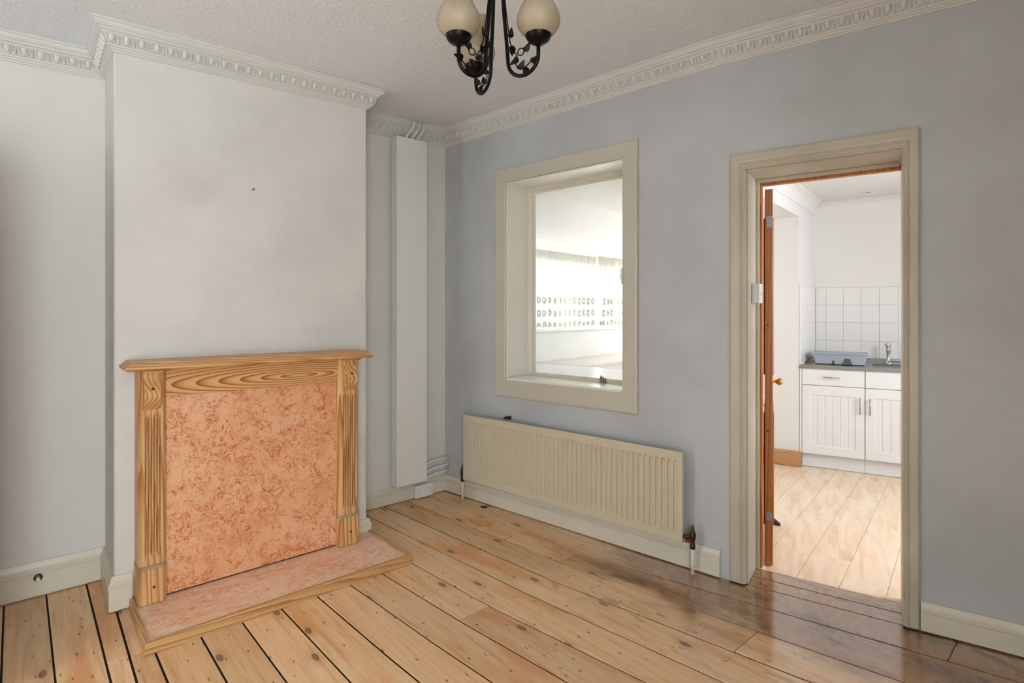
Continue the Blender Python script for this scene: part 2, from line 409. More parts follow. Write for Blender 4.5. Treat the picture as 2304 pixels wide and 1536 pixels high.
struct('wall_doorway', FB, wall_boxes(0, 3.1, 0, DT, [(DX0, DX1, -.05, DZ)]), 'shaded_smudged_paint', 'white wall holding the open doorway to the kitchen', 'wall')
back = MB()
FR = frame((RXM, 0), (0, 1))
hx = (-3.9, -2.4, .05, 2.35)
struct('wall_front', FR, wall_boxes(-4.5, 1.2, -.9, 0, [hx]), 'wall_paint', 'white wall behind the camera with the front window', 'wall')  # unseen wall thickened so its deep window reveal shades the right wall
FS = frame((0, RYM), (1, 0))
struct('wall_side', FS, wall_boxes(-.3, 4.9, -.35, 0, [(.9, 1.4, .2, 2.3)]), 'wall_paint', 'white wall opposite the doorway with a tall side window, out of view', 'wall')
m = MB(); P = [(-.3, RYM-.3), (RXM+.3, RYM-.3), (RXM+.3, 1.0), (XC, M1*XC+.05), (-.3, .1)]
n = len(P); m.add([(x, y, ceilz(x, y)) for x, y in P] + [(x, y, ceilz(x, y)+.15) for x, y in P], [list(range(n)), list(range(n, 2*n))] + [(i, (i+1) % n, n+(i+1) % n, n+i) for i in range(n)])
struct('ceiling', FW, m, 'ceiling_paint', 'stippled white ceiling above the chandelier', 'ceiling')

def crack(parent, F, pts, y, r, name='plaster_crack'):
    m = MB().tube([(x, y + .35*r, z) for x, z in pts], r, 6); me = m.mesh(name); me.materials.append(parent.data.materials[0])
    o = bpy.data.objects.new(name, me); COL.objects.link(o); o.parent = parent
wb = bpy.data.objects['wall_chimney_breast']
crack(wb, FL, [(-1.452, 2.04), (-1.466, 1.99), (-1.462, 1.90), (-1.446, 1.82), (-1.438, 1.73), (-1.430, 1.68), (-1.395, 1.62), (-1.36, 1.56), (-1.335, 1.52), (-1.320, 1.46), (-1.318, 1.40), (-1.306, 1.32), (-1.296, 1.24), (-1.292, 1.13)], -BF, .0016)
crack(bpy.data.objects['wall_doorway'], FB, [(.22, 2.10), (.26, 2.125), (.30, 2.140), (.36, 2.128), (.42, 2.135), (.47, 2.148)], 0, .0009)
# unseen windows that light the room
def plain_window(name, F, x0, x1, z0, z1, y0, y1, label):
    o = thing(name, F, (x0, y0, z0), label, 'window', kind='structure'); f = .06
    m = MB().box(x0, x0+f, y0, y1, z0, z1).box(x1-f, x1, y0, y1, z0, z1).box(x0+f, x1-f, y0, y1, z0, z0+f).box(x0+f, x1-f, y0, y1, z1-f, z1)
    xm = (x0+x1)/2; m.box(xm-.02, xm+.02, y0, y1, z0+f, z1-f); part('window_frame', m, 'white_gloss', o)
    for a, b in ((x0+f, xm-.02), (xm+.02, x1-f)): part('pane', MB().box(a, b, (y0+y1)/2-.002, (y0+y1)/2+.002, z0+f, z1-f), 'pane_glass', o)
plain_window('window_3', FR, *hx, -.85, -.78, 'white framed front window behind the camera')

plain_window('window_5', FS, .9, 1.4, .2, 2.3, -.30, -.23, 'tall white side window opposite the doorway, out of view')
# ------------------------------------------------------------------ floor boards
floor = thing('floor', FW, (0, 0, 0), 'worn varnished pine floorboards with dark gaps and knots', 'floor', kind='structure')
part('underfloor', MB().box(-.2, RXM, RYM, .0, -.06, -.0062).add([(-.2, 0, -.06), (RXM, 0, -.06), (RXM, 1.25, -.06), (2.1, .52, -.06), (-.2, .24, -.06), (-.2, 0, -.0062), (RXM, 0, -.0062), (RXM, 1.25, -.0062), (2.1, .52, -.0062), (-.2, .24, -.0062)], [(0, 1, 2, 3, 4), (5, 6, 7, 8, 9), (0, 1, 6, 5), (1, 2, 7, 6), (2, 3, 8, 7), (3, 4, 9, 8), (4, 0, 5, 9)]), 'subfloor', floor)
SEAM = [(-.175, -.02, .40), (-.335, -.185, .125), (-.505, -.37, -.10), (-.675, -.55, -.33), (-.86, -.745, -.50), (-1.035, -.915, -.72),
        (-1.195, -1.09, -.93), (-1.34, -1.265, -1.14), (-1.485, -1.438, -1.35), (-1.637, -1.605, -1.55), (-1.79, -1.763, -1.72), (-1.95, -1.917, -1.88),
        (-2.014, -2.006, -1.98), (-2.094, -2.07, -2.04), (-2.242, -2.215, -2.18), (-2.386, -2.357, -2.32)]
while SEAM[-1][0] > RYM-.1: SEAM.append(tuple(a-.152 for a in SEAM[-1]))
def sy(s, x):
    return s[0] + (s[1]-s[0])*x/1.5 if x < 1.5 else s[1] + (s[2]-s[1])*(x-1.5)/1.8
def wally(x): return M1*x if x < XC else M1*XC + (M1+KK)*(x-XC)
JOINT = {1: [.725, 1.36], 2: [1.40, 2.34], 5: [1.455, 3.3], 0: [2.9], 3: [3.0], 4: [2.7], 6: [2.5], 7: [2.2], 8: [3.1], 9: [2.0], 10: [2.6], 12: [.82], 13: [.82, 2.4], 14: [2.1], 15: [1.5], 16: [.9, 2.8]}
for i in range(len(SEAM)):
    top = SEAM[i-1] if i else None; bot = SEAM[i]
    ym = (sy(top, 0)+sy(bot, 0))/2 if top else -.08
    if ym < RYM: break
    xs0 = BF+.004 if BX0+.02 < ym < BX1-.04 else .004
    cuts = [xs0] + [c for c in JOINT.get(i, [random.uniform(1.5, 3.5)]) if c > xs0+.1] + [RXM-.02]
    for a, b in zip(cuts[:-1], cuts[1:]):
        g = random.uniform(.0028, .0046); e0, e1 = a+.001, b-.001
        xs = sorted({e0, e1} | {x for x in (1.5, XC) if e0 < x < e1}); z1 = random.uniform(-.0012, .0003)
        up = [(x, (sy(top, x) if top else wally(x)-.001) - g) for x in xs]; dn = [(x, max(sy(bot, x)+g, RYM+.005)) for x in xs]
        poly = dn + up[::-1]
        me = MB().prism(poly, -.006, z1)
        part('floor_board', me, 'floor', floor, bevel=.0012)
# boards in the doorway
def bpt(x, y): v = FB @ Vector((x, y, 0)); return (v.x, v.y)
for y0, y1 in ((.003, .100), (.107, .205)):
    part('floor_board', MB().prism([bpt(DX0+.004, y0), bpt(DX1-.004, y0), bpt(DX1-.004, y1), bpt(DX0+.004, y1)], -.006, -.0005), 'floor', floor, bevel=.0012)

# ------------------------------------------------------------------ swept trims
PATH = [(0, RYM), (0, BX0), (BF, BX0), (BF, BX1), (0, BX1), (0, 0), (XC, M1*XC), (4.6, M1*XC+(M1+KK)*(4.6-XC))]
def miters(P):
    N = []
    for a, b in zip(P[:-1], P[1:]):
        d = (Vector(b)-Vector(a)).normalized(); N.append(Vector((d.y, -d.x)))
    out = []
    for i in range(len(P)):
        if i == 0: out.append(N[0])
        elif i == len(P)-1: out.append(N[-1])
        else: out.append((N[i-1]+N[i])/(1+N[i-1].dot(N[i])))
    return out, N
MI, NO = miters(PATH)
def run(prof, i, za, zb, ha=1., hb=1., a=None, b=None):
    """one straight run between path vertices i and i+1 of profile (d, z); a, b cut it short (fractions)"""
    m = MB(); n = len(prof); vs = []
    p0, p1 = Vector(PATH[i]), Vector(PATH[i+1])
    for f, p, mi, z, h in ((a, p0, MI[i], za, ha), (b, p1, MI[i+1], zb, hb)):
        if f is not None: p = p0+(p1-p0)*f; mi = NO[i]
        for d, zz in prof: vs.append((p.x+mi.x*d, p.y+mi.y*d, z+zz*h))
    return m.add(vs, [list(range(n)), list(range(n, 2*n))] + [(k, (k+1) % n, n+(k+1) % n, n+k) for k in range(n)])
# cornice: stepped crown, hollow for the egg-and-dart, bed mould  (d from the wall, z down from the ceiling)
CP = [(0, 0), (.082, 0), (.082, -.010), (.075, -.013), (.073, -.022), (.066, -.030), (.058, -.034), (.056, -.040), (.048, -.043), (.046, -.045), (.024, -.084), (.026, -.0855), (.028, -.090), (.026, -.095), (.018, -.098), (.016, -.103), (.008, -.107), (.007, -.112), (0, -.114)]
names = ['left alcove beside the chimney breast', 'left return of the chimney breast', 'chimney breast front above the fireplace', 'right return of the chimney breast', 'right alcove above the pipe casing', 'wall above the internal window', 'wall above the doorway']
egg = MB().lathe([(.0002, -.0185), (.0065, -.017), (.0110, -.010), (.0130, 0), (.0125, .008), (.0105, .016)], seg=12)
egg.v = [(x, y*.95-.001, z) for x, y, z in egg.v]
eggm = egg.mesh('egg'); eggm.materials.append(MAT['plaster_white'])
rim = MB().tube([(.0185*math.cos(a), -.004, .017+.037*math.sin(a)) for a in [math.pi + math.pi*k/12 for k in range(13)]], .0026, 6)
rimm = rim.mesh('egg_shell'); rimm.materials.append(MAT['plaster_white'])
dart = MB().add([(0, -.012, -.019), (-.0062, 0, -.0185), (.0062, 0, -.0185), (0, -.006, .013), (-.002, 0, .016), (.002, 0, .016)], [(0, 3, 4, 1), (0, 2, 5, 3), (0, 1, 2), (3, 5, 4), (1, 4, 5, 2)])
dartm = dart.mesh('dart'); dartm.materials.append(MAT['plaster_white'])
for i in range(7):
    p0, p1 = Vector(PATH[i]), Vector(PATH[i+1])
    o = solo('trim_%d' % (i+1), FW, (0, 0, 0), run(CP, i, ceilz(*p0), ceilz(*p1)), 'plaster_white', 'white egg-and-dart cornice along the ' + names[i], 'cornice', kind='structure')
    d = (p1-p0); Ln = d.length; d.normalize(); nn = NO[i]
    s0 = MI[i].dot(d)*.04; s1 = Ln + MI[i+1].dot(d)*.04
    if i == 0: s0 = Ln-.9
    if i == 6: s1 = min(s1, 1.75)
    cnt = max(1, int((s1-s0-.02)/.053)); pitch = (s1-s0)/cnt
    for k in range(cnt):
        for data, nm, off in ((eggm, 'egg', .5), (rimm, 'egg_shell', .5), (dartm, 'dart', 1.)):
            if off == 1. and k == cnt-1: continue
            s = s0 + pitch*(k+off); p = p0 + d*s; z = ceilz(p.x, p.y)-.0645
            Mx = Matrix(((d.x, -nn.x, 0, p.x+nn.x*.035), (d.y, -nn.y, 0, p.y+nn.y*.035), (0, 0, 1, z), (0, 0, 0, 1)))
            tilt = Matrix.Rotation(.51, 4, 'X')
            oo = bpy.data.objects.new(nm, data); COL.objects.link(oo); oo.parent = o; oo.matrix_local = Mx @ tilt
# skirting boards
SP = [(0, .03), (.020, .03), (.020, .66), (.0235, .69), (.0235, .735), (.019, .76), (.019, .80), (.015, .85), (.012, .93), (.008, 1.0), (0, 1.0)]
bl = BX1-BX0
for nm, mb, lb in (('baseboard_left', run(SP, 0, .003, .003, .163, .158), 'deep cream skirting board in the left alcove'),
                   ('baseboard_breast_return', run(SP, 1, .003, .003, .158, .152), 'cream skirting board on the left return of the chimney breast'),
                   ('baseboard_breast_left', run(SP, 2, .003, .003, .152, .150, None, (-1.955-BX0)/bl), 'short cream skirting board left of the fireplace'),
                   ('baseboard_breast_right', run(SP, 2, .003, .003, .108, .108, (-.915-BX0)/bl, None), 'short cream skirting board right of the fireplace'),
                   ('baseboard_breast_right_return', run(SP, 3, .003, .003, .108, .108), 'cream skirting board on the right return of the chimney breast'),
                   ('baseboard_alcove', run(SP, 4, .003, .003, .108, .110), 'cream skirting board behind the double socket'),
                   ('baseboard_window', run(SP, 5, .003, .003, .112, .132), 'long cream skirting board under the radiator'),
                   ('baseboard_doorway', run(SP, 6, .003, .003, .118, .118, .796/((PATH[7][0]-XC)/.9664), None), 'cream skirting board right of the doorway')):
    struct(nm, FW, mb, 'cream_gloss', lb, 'skirting board')

# ------------------------------------------------------------------ internal window
wo = thing('window_1', FA, (WX0, 0, WZ0), 'cream framed internal window looking into the bright kitchen extension', 'window', kind='structure')
AW0, AW1, AZ0, AZ1 = .514, 1.58, .752, 2.273
aprof = [(0, 0), (.094, 0), (.094, -.010), (.086, -.014), (.012, -.018), (.004, -.016), (0, -.010)]
Y = (0, 1, 0)
def fb(mb, p0, p1, A, prof, k0, k1): mb.bar(p0, p1, prof, A, Y, k0, k1)
for nm, p0, p1, A in (('architrave', (AW0, 0, AZ0), (AW0, 0, AZ1), (1, 0, 0)), ('architrave', (AW0, 0, AZ1), (AW1, 0, AZ1), (0, 0, -1)), ('architrave', (AW1, 0, AZ1), (AW1, 0, AZ0), (-1, 0, 0)), ('architrave', (AW1, 0, AZ0), (AW0, 0, AZ0), (0, 0, 1))):
    m = MB(); pr = aprof if A[2] != 1 else [(a*.114/.094, b) for a, b in aprof]
    m.bar(p0, p1, [(a, b-.0005) for a, b in pr], A, Y, 1.0 if A[2] != 1 else .094/.114, -1.0 if A[2] != 1 else -.094/.114)
    part(nm, m, 'cream_frame', wo, bevel=.0015)
m = MB().box(WX0, WX0+.006, -.001, .20, WZ0, WZ1).box(WX1-.006, WX1, -.001, .20, WZ0, WZ1).box(WX0+.006, WX1-.006, -.001, .20, WZ1-.006, WZ1)
part('reveal', m, 'reveal_paint', wo)
part('window_sill', MB().box(WX0+.006, WX1-.006, -.012, .20, WZ0, WZ0+.014), 'reveal_paint', wo, bevel=.004, segs=2)
b0, b1, c0, c1 = WX0+.006, WX1-.006, WZ0+.014, WZ1-.006
bead = [(0, 0), (.022, 0), (.026, .004), (.030, .010), (.042, .014), (.042, .04), (0, .04)]
for p0, p1, A in (((b0, .195, c0), (b0, .195, c1), (1, 0, 0)), ((b0, .195, c1), (b1, .195, c1), (0, 0, -1)), ((b1, .195, c1), (b1, .195, c0), (-1, 0, 0)), ((b1, .195, c0), (b0, .195, c0), (0, 0, 1))):
    pr = bead if A[2] != 1 else [(a*.55, b) for a, b in bead]
    k = 1.0 if A[2] != 1 else 1/.55
    part('glazing_bead', MB().bar(p0, p1, pr, A, Y, k if A[2] == 1 else (1. if A != (1, 0, 0) else .55), -k if A[2] == 1 else (-1. if A != (-1, 0, 0) else -.55)), 'cream_gloss', wo)
part('pane', MB().box(b0+.03, b1-.03, .224, .228, c0+.012, c1-.03), 'pane_glass', wo)
m = MB().box(WX0, WX0+.012, .236, WT+.012, WZ0, WZ1).box(WX1-.012, WX1, .236, WT+.012, WZ0, WZ1).box(WX0+.012, WX1-.012, .236, WT+.012, WZ1-.012, WZ1).box(WX0+.012, WX1-.012, .236, WT+.012, WZ0, WZ0+.012)
part('outer_reveal', m, 'white_gloss', wo)
# white catch on the right edge of the frame
m = MB().tube([(1.492, -.019, 1.565), (1.487, -.026, 1.548), (1.493, -.028, 1.53), (1.487, -.028, 1.512), (1.492, -.026, 1.495), (1.488, -.019, 1.475)], [.004, .005, .007, .007, .006, .004], 8)
solo('window_catch', FA, (1.49, -.019, 1.475), m, 'socket_plastic', 'small twisted white catch on the right edge of the internal window', 'catch')
m = MB().prism([(1.218, .881), (1.262, .881), (1.258, .912), (1.247, .905), (1.243, .918), (1.236, .909), (1.226, .926), (1.220, .905)], .181, .190, 1)
solo('paper_scrap', FA, (1.24, .185, .881), m, 'scrap_brown', 'torn brown scrap standing against the internal window glass', 'scrap')

# ------------------------------------------------------------------ doorway casing
do = thing('door_1', FB, (DX0, 0, 0), 'chipped cream door casing around the open kitchen doorway', 'door frame', kind='structure')
O0, O1, OZ = .046, .792, 2.086
dprof = [(0, -.0005), (0, -.014), (.008, -.019), (.034, -.021), (.044, -.019), (.047, -.024), (.053, -.026), (.057, -.021), (.062, -.019), (.066, -.021), (.072, -.016), (.074, -.0005)]
rp = [(a*.058/.074, b) for a, b in dprof]; tp_ = [(a*.082/.074, b) for a, b in dprof]
part('architrave', MB().bar((O0, 0, .006), (O0, 0, OZ), dprof, (1, 0, 0), Y, 0, -.082/.074), 'worn_cream', do)
part('architrave', MB().bar((O0, 0, OZ), (O1, 0, OZ), tp_, (0, 0, -1), Y, .074/.082, -.058/.082), 'worn_cream', do)
part('architrave', MB().bar((O1, 0, OZ), (O1, 0, .006), rp, (-1, 0, 0), Y, .082/.058, 0), 'worn_cream', do)
for a, b, c in ((DX0+.0005, DX0+.010, 0), (DX1-.010, DX1-.0005, 0)): part('door_lining', MB().box(a, b, -.0005, .20, .003, DZ-.010), 'worn_cream', do, bevel=.002)
part('door_lining', MB().box(DX0+.0005, DX1-.0005, -.0005, .20, DZ-.010, DZ-.0005), 'worn_cream', do, bevel=.002)
# painted stop and pine kitchen-side frame
part('door_stop', MB().box(DX0+.010, DX0+.026, .195, .212, .003, DZ-.010), 'worn_cream', do, bevel=.002)
part('door_stop', MB().box(DX0+.026, DX1-.012, .195, .212, DZ-.028, DZ-.010), 'worn_cream', do, bevel=.002)
part('pine_frame', MB().box(DX0+.010, DX0+.036, .213, DT, .003, DZ-.010), 'pine_door', do, bevel=.002)
part('pine_frame', MB().box(DX0+.036, DX1-.006, .213, DT, DZ-.040, DZ-.010), 'pine_door', do, bevel=.002)
part('pine_frame', MB().box(DX1-.006, DX1-.0005, .201, DT, .003, DZ-.010), 'pine_door', do)
# crumbled foot of the casing
m = MB().prism([(.05, -.024), (.118, -.026), (.12, -.0008), (.048, -.0008)], .0005, .006)
part('dirt_line', m, 'dirt', do)

# door leaf, opened into the kitchen, seen edge-on
hp = FB @ Vector((.160, .262, 0))
dirv = Vector((-.4420, 1.0100, 0)).normalized()
FD = frame((hp.x, hp.y), (dirv.x, dirv.y))    # x along the leaf away from the hinge, -y = right face
leaf = thing('door_leaf', FD, (0, 0, .006), 'orange pine door standing open into the kitchen, seen edge-on', 'door')
part('leaf_panel', MB().box(0, .70, -.038, 0, .006, 1.955), 'pine_door', leaf, bevel=.002)
for a, b in ((.09, .32), (.38, .61)):
    for c, d in ((.18, .78), (.98, 1.82)):
        part('raised_panel', MB().box(a, b, -.0445, -.0365, c, d), 'pine_door', leaf, bevel=.006)
        part('raised_panel', MB().box(a, b, -.0015, .0065, c, d), 'pine_door', leaf, bevel=.006)
for z in (1.755, .236):
    h = part('hinge', MB().box(-.0022, -.0002, -.034, -.008, z, z+(.062 if z > 1 else .046)), 'hinge_metal', leaf, bevel=.0004, label='grey steel butt hinge')
    for k in (.2, .5, .8): part('screw', MB().lathe([(.003, -.0032), (.003, -.0022)], (0, -.021+.006*(-1)**int(k*10), z+k*(.062 if z > 1 else .046)), 8, 'X').lathe([(.0001, -.0034), (.003, -.0032)], (0, -.021+.006*(-1)**int(k*10), z+k*(.062 if z > 1 else .046)), 8, 'X'), 'steel', h)
for z in (1.25, .70): part('screw_hole', MB().lathe([(.0045, -.0006), (.0001, -.0007)], (0, -.014, z), 10, 'X'), 'dark_hole', leaf)
m = MB().lathe([(.0001, -.040-.058), (.014, -.040-.056), (.022, -.040-.046), (.023, -.040-.036), (.016, -.040-.026), (.009, -.040-.018), (.009, -.040-.006), (.022, -.040-.004), (.023, -.038)], (.64, 0, .885), 20, 'Y')
part('door_knob', m, 'brass', leaf, label='round brass door knob')

# light switch on the door lining
sw = thing('light_switch', FB, (DX0+.0105, .1, 1.363), 'white surface-mounted light switch on the door lining', 'light switch')
part('back_box', MB().box(DX0+.0105, DX0+.036, .088, .176, 1.363, 1.458), 'socket_plastic', sw, bevel=.002)
pl_ = part('switch_plate', MB().box(DX0+.0362, DX0+.045, .086, .178, 1.361, 1.460), 'socket_plastic', sw, bevel=.003, segs=2)
part('rocker', MB().prism([(DX0+.045, 1.395), (DX0+.051, 1.397), (DX0+.046, 1.425), (DX0+.045, 1.425)], .126, .138, 1), 'socket_plastic', pl_)
for y in (.104, .160): part('screw', MB().lathe([(.003, DX0+.0452), (.003, DX0+.0462), (.0001, DX0+.0464)], (0, y, 1.41), 8, 'X'), 'hinge_metal', pl_)

# ------------------------------------------------------------------ radiator
R0, R1, RZ0, RZ1 = .287, 1.872, .157, .607
ra = thing('radiator', FA, (R0, -.06, 0), 'long cream ribbed panel radiator under the internal window', 'radiator')
m = MB(); nfl = 47; xs = []; e0, e1 = R0+.016, R1-.018; pit = (e1-e0)/nfl
for k in range(nfl):
    x = e0+pit*k; xs += [(x, 0), (x+pit*.14, .011), (x+pit*.48, .011), (x+pit*.66, 0)]
xs = [(R0, 0)] + xs + [(e1, 0), (R1, 0)]
zs = [(RZ0, 0), (RZ0+.040, 0), (RZ0+.052, 1), (RZ1-.052, 1), (RZ1-.040, 0), (RZ1, 0)]
fr_ = -.09; vs = [(x, fr_+d*w, z) for z, w in zs for x, d in xs]; nx = len(xs)
fs = [(j*nx+i, j*nx+i+1, (j+1)*nx+i+1, (j+1)*nx+i) for j in range(len(zs)-1) for i in range(nx-1)]
m.add(vs, fs)
bk = fr_+.022
m.add([(R0, fr_, RZ0), (R1, fr_, RZ0), (R1, bk, RZ0), (R0, bk, RZ0), (R0, fr_, RZ1), (R1, fr_, RZ1), (R1, bk, RZ1), (R0, bk, RZ1)], [(0, 1, 2, 3), (4, 5, 6, 7), (0, 3, 7, 4), (1, 2, 6, 5), (3, 2, 6, 7)])
part('front_panel', m, 'radiator_cream', ra)
part('rolled_edge', MB().tube([(R0+.003, fr_+.006, RZ1-.001), (R1-.003, fr_+.006, RZ1-.001)], .006, 8).tube([(R0+.003, fr_+.006, RZ0+.001), (R1-.003, fr_+.006, RZ0+.001)], .006, 8), 'radiator_cream', ra)
part('seam_strip', MB().box(R1-.018, R1, fr_-.0025, fr_, RZ0+.004, RZ1-.004), 'radiator_cream', ra, bevel=.001)
for x in (.62, 1.55): part('wall_bracket', MB().box(x, x+.03, bk, -.0005, RZ0+.03, RZ1-.02), 'radiator_cream', ra)
part('bracket_hook', MB().prism([(.605, RZ1+.002), (.66, RZ1+.002), (.664, RZ1+.028), (.652, RZ1+.020), (.63, RZ1+.022), (.612, RZ1+.012)], -.03, -.012, 1), 'old_brass', ra, label='rusty bracket tip showing above the radiator')
for x, s in ((1.913, 1), (.252, -1)):
    part('tail_pipe', MB().tube([(x, -.062, .001), (x, -.062, .135)], .0095, 10), 'pipe_white', ra)
    v = part('valve', MB().lathe([(.0001, .128), (.013, .130), (.014, .150), (.011, .156), (.011, .178), (.015, .180), (.016, .206), (.010, .214), (.007, .232), (.002, .25), (.0001, .252)], (x, -.062, 0), 12), 'old_brass', ra, label='corroded brass radiator valve')
    part('union_nut', MB().tube([(x-s*.006, -.068, .19), (x-s*.05, -.075, .185)], [.009, .012], 8), 'old_brass', v)
part('tape', MB().tube([(1.900, -.064, .166), (1.878, -.072, .166)], .010, 8), 'red_tape', ra, label='scrap of red sealing tape at the valve')
part('bottom_pipe', MB().tube([(.30, -.045, .145), (1.86, -.045, .150)], .007, 8), 'old_brass', ra)

# ------------------------------------------------------------------ fireplace surround
fp = thing('fireplace_surround', FL, (-1.43, -BF, .04), 'pine mantelpiece with fluted pilasters around a peach marbled panel', 'fireplace')
FRONT = -.522
SHF = 1.068
def pilaster(x0, x1, corb, nfl):
    ch = .012; back = -BF-.0008
    # shaft with a chamfered plan, flutes cut between z .235 and .875
    w = x1-x0; fl0, fl1 = x0+ch+.010, x1-ch-.006; fp_ = (fl1-fl0)/nfl
    def plan(cut):
        P = [(x0, back), (x0, FRONT+.022), (x0+ch, FRONT+.006)]
        for k in range(nfl):
            a = fl0+fp_*k; P += [(a+fp_*.12, FRONT+.006), (a+fp_*.26, FRONT+.006+cut), (a+fp_*.56, FRONT+.006+cut), (a+fp_*.70, FRONT+.006)]
        return P + [(x1-ch, FRONT+.006), (x1, FRONT+.022), (x1, back)]
    zs = [(.205, 0), (.236, 0), (.262, .012), (.845, .012), (.872, 0), (SHF, 0)]
    n = len(plan(0)); vs = [(x, y, z) for z, c in zs for x, y in plan(c)]
    fs = [(j*n+i, j*n+(i+1) % n, (j+1)*n+(i+1) % n, (j+1)*n+i) for j in range(len(zs)-1) for i in range(n)] + [list(range(n)), list(range((len(zs)-1)*n, len(zs)*n))]
    part('pilaster_shaft', MB().add(vs, fs), 'pine_upright', fp)
    foot = [(x0-.003, back), (x0-.003, FRONT+.014), (x0+ch, FRONT-.006), (x1-ch, FRONT-.006), (x1+.003, FRONT+.014), (x1+.003, back)]
    b = part('pilaster_foot', MB().prism(foot, .0405, .192), 'pine_upright', fp, bevel=.0015)
    worn = [(x0-.001, back), (x0-.001, FRONT+.017), (x0+ch, FRONT-.003), (x1-ch, FRONT-.003), (x1+.001, FRONT+.017), (x1+.001, back)]
    part('worn_band', MB().prism(worn, .192, .206), 'pine_worn', fp, label='bare scraped band at the foot of the pilaster')
    xm = (x0+x1)/2+.004
    part('screw_plug', MB().lathe([(.0058, FRONT-.006), (.0052, FRONT-.010), (.0001, FRONT-.0115)], (xm, 0, .113), 10, 'Y'), 'pine_plug', b, label='dark round screw plug')
    # curved bracket
    a, c = corb; zb, zt = .893, 1.055; pr = []
    for k in range(13):
        u = k/12; z = zb+(zt-zb)*u
        d = .010+.020*math.sin(math.pi*min(1, u*1.0)**.8)*1.0 + .012*math.sin(2*math.pi*(u-.1)) + .012*u
        pr.append((FRONT+.004-max(.006, d), z))
    poly = [(FRONT+.006, zb)] + pr + [(FRONT+.006, zt)]
    m = MB(); n = len(poly); vs = [(a, y, z) for y, z in poly] + [(c, y, z) for y, z in poly]
    m.add(vs, [list(range(n)), list(range(n, 2*n))] + [(i, (i+1) % n, n+(i+1) % n, n+i) for i in range(n)])
    cb = part('corbel', m, 'pine_upright', fp, bevel=.001)
    part('screw_plug', MB().lathe([(.006, FRONT-.030), (.0055, FRONT-.042), (.0001, FRONT-.043)], ((a+c)/2, 0, .985), 10, 'Y'), 'pine_plug', cb, label='dark round screw plug')
    m = MB().box(a-.006, c+.008, FRONT-.044, FRONT+.006, 1.055, 1.062).box(a-.010, c+.014, FRONT-.052, FRONT+.006, 1.062, SHF)
    part('cap_moulding', m, 'pine_across', fp, bevel=.002)
pilaster(-1.945, -1.842, (-1.929, -1.866), 6)
pilaster(-1.042, -.924, (-1.022, -.950), 6)
m = MB().box(-1.8415, -1.0425, -.504, -.478, .942, SHF)
part('frieze', m, 'pine_frieze', fp, bevel=.0015)
# mantel shelf with an ogee edge on three sides
prof = [(.0, .022), (.022, .022), (.022, .018), (.030, .015), (.036, .008), (.040, .006), (.040, -.004), (.030, -.008)]
sh = [(-1.965, -.905, -.572)]
m = MB(); L0, L1, Fr = -1.962, -.925, -.568
ring = lambda o, z: [(L0-o, -BF-.0008, z), (L0-o, Fr-o, z), (L1+o, Fr-o, z), (L1+o, -BF-.0008, z)]
lv = [ring(o, SHF+.016+z) for o, z in ((.0, -.016), (.030, -.016), (.040, -.010), (.040, -.001), (.034, .002), (.028, .009), (.020, .013), (.018, .018), (.014, .020), (0., .020))]
vs = [p for r in lv for p in r]; fs = [(j*4+i, j*4+i+1, (j+1)*4+i+1, (j+1)*4+i) for j in range(len(lv)-1) for i in range(3)] + [(0, 1, 2, 3), tuple(range(len(vs)-4, len(vs)))]
fs += [tuple(j*4 for j in range(len(lv))) + tuple(j*4+3 for j in reversed(range(len(lv))))]
part('mantel_shelf', m.add(vs, fs), 'pine_across', fp)
part('back_panel', MB().box(-1.8415, -1.0425, -.482, -BF-.001, .046, .9415), 'peach_panel', fp, label='peach marbled laminate panel closing the fireplace opening')
part('panel_backing', MB().box(-1.838, -1.046, -.478, -BF-.001, .0406, .0458), 'dark_hole', fp)

he = thing('hearth', FL, (-1.38, -.64, 0), 'low peach marbled hearth edged with pine strip', 'hearth')
HX0, HX1, HY = -1.968, -.795, -.868
part('hearth_slab', MB().box(HX0+.0155, HX1-.0255, HY+.0205, -.419, .0025, .0385), 'peach_hearth', he)
m = MB().add([(HX0, HY, .001), (HX1, HY, .001), (HX1, HY, .040), (HX0, HY, .040), (HX0+.006, HY+.006, .047), (HX1-.006, HY+.006, .047), (HX0+.015, HY+.020, .047), (HX1-.025, HY+.020, .047), (HX0+.015, HY+.020, .001), (HX1-.025, HY+.020, .001)],
             [(0, 1, 2, 3), (3, 2, 5, 4), (4, 5, 7, 6), (6, 7, 9, 8), (8, 9, 1, 0), (0, 3, 4, 6, 8), (1, 9, 7, 5, 2)])
part('edge_strip', m, 'pine_hearth', he)
for x, xi in ((HX0, HX0+.015), (HX1, HX1-.025)):
    s = 1 if xi > x else -1
    m = MB().add([(x, HY+.0003, .001), (x, -.420, .001), (x, HY+.0003, .040), (x, -.420, .040), (x+s*.006, HY+.0063, .047), (x+s*.006, -.420, .047), (xi, HY+.0203, .047), (xi, -.420, .047), (xi, HY+.0203, .001), (xi, -.420, .001)],
                 [(0, 1, 3, 2), (2, 3, 5, 4), (4, 5, 7, 6), (6, 7, 9, 8), (8, 9, 1, 0), (0, 2, 4, 6, 8), (1, 9, 7, 5, 3)])
    part('edge_strip', m, 'pine_hearth_side', he)
m = MB().prism([(-1.577, -.598), (-1.566, -.606), (-1.560, -.600), (-1.571, -.590)], .0387, .043)
solo('laminate_chip', FL, (-1.568, -.598, .0387), m, 'peach_chip', 'small peach laminate chip lying on the hearth', 'chip', bevel=.001)
solo('paint_flake', FL, (-1.86, -.80, .0387), MB().prism([(-1.868, -.802), (-1.856, -.806), (-1.850, -.802), (-1.862, -.798)], .0387, .0402), 'white_gloss', 'tiny white paint flake near the hearth front edge', 'flake')
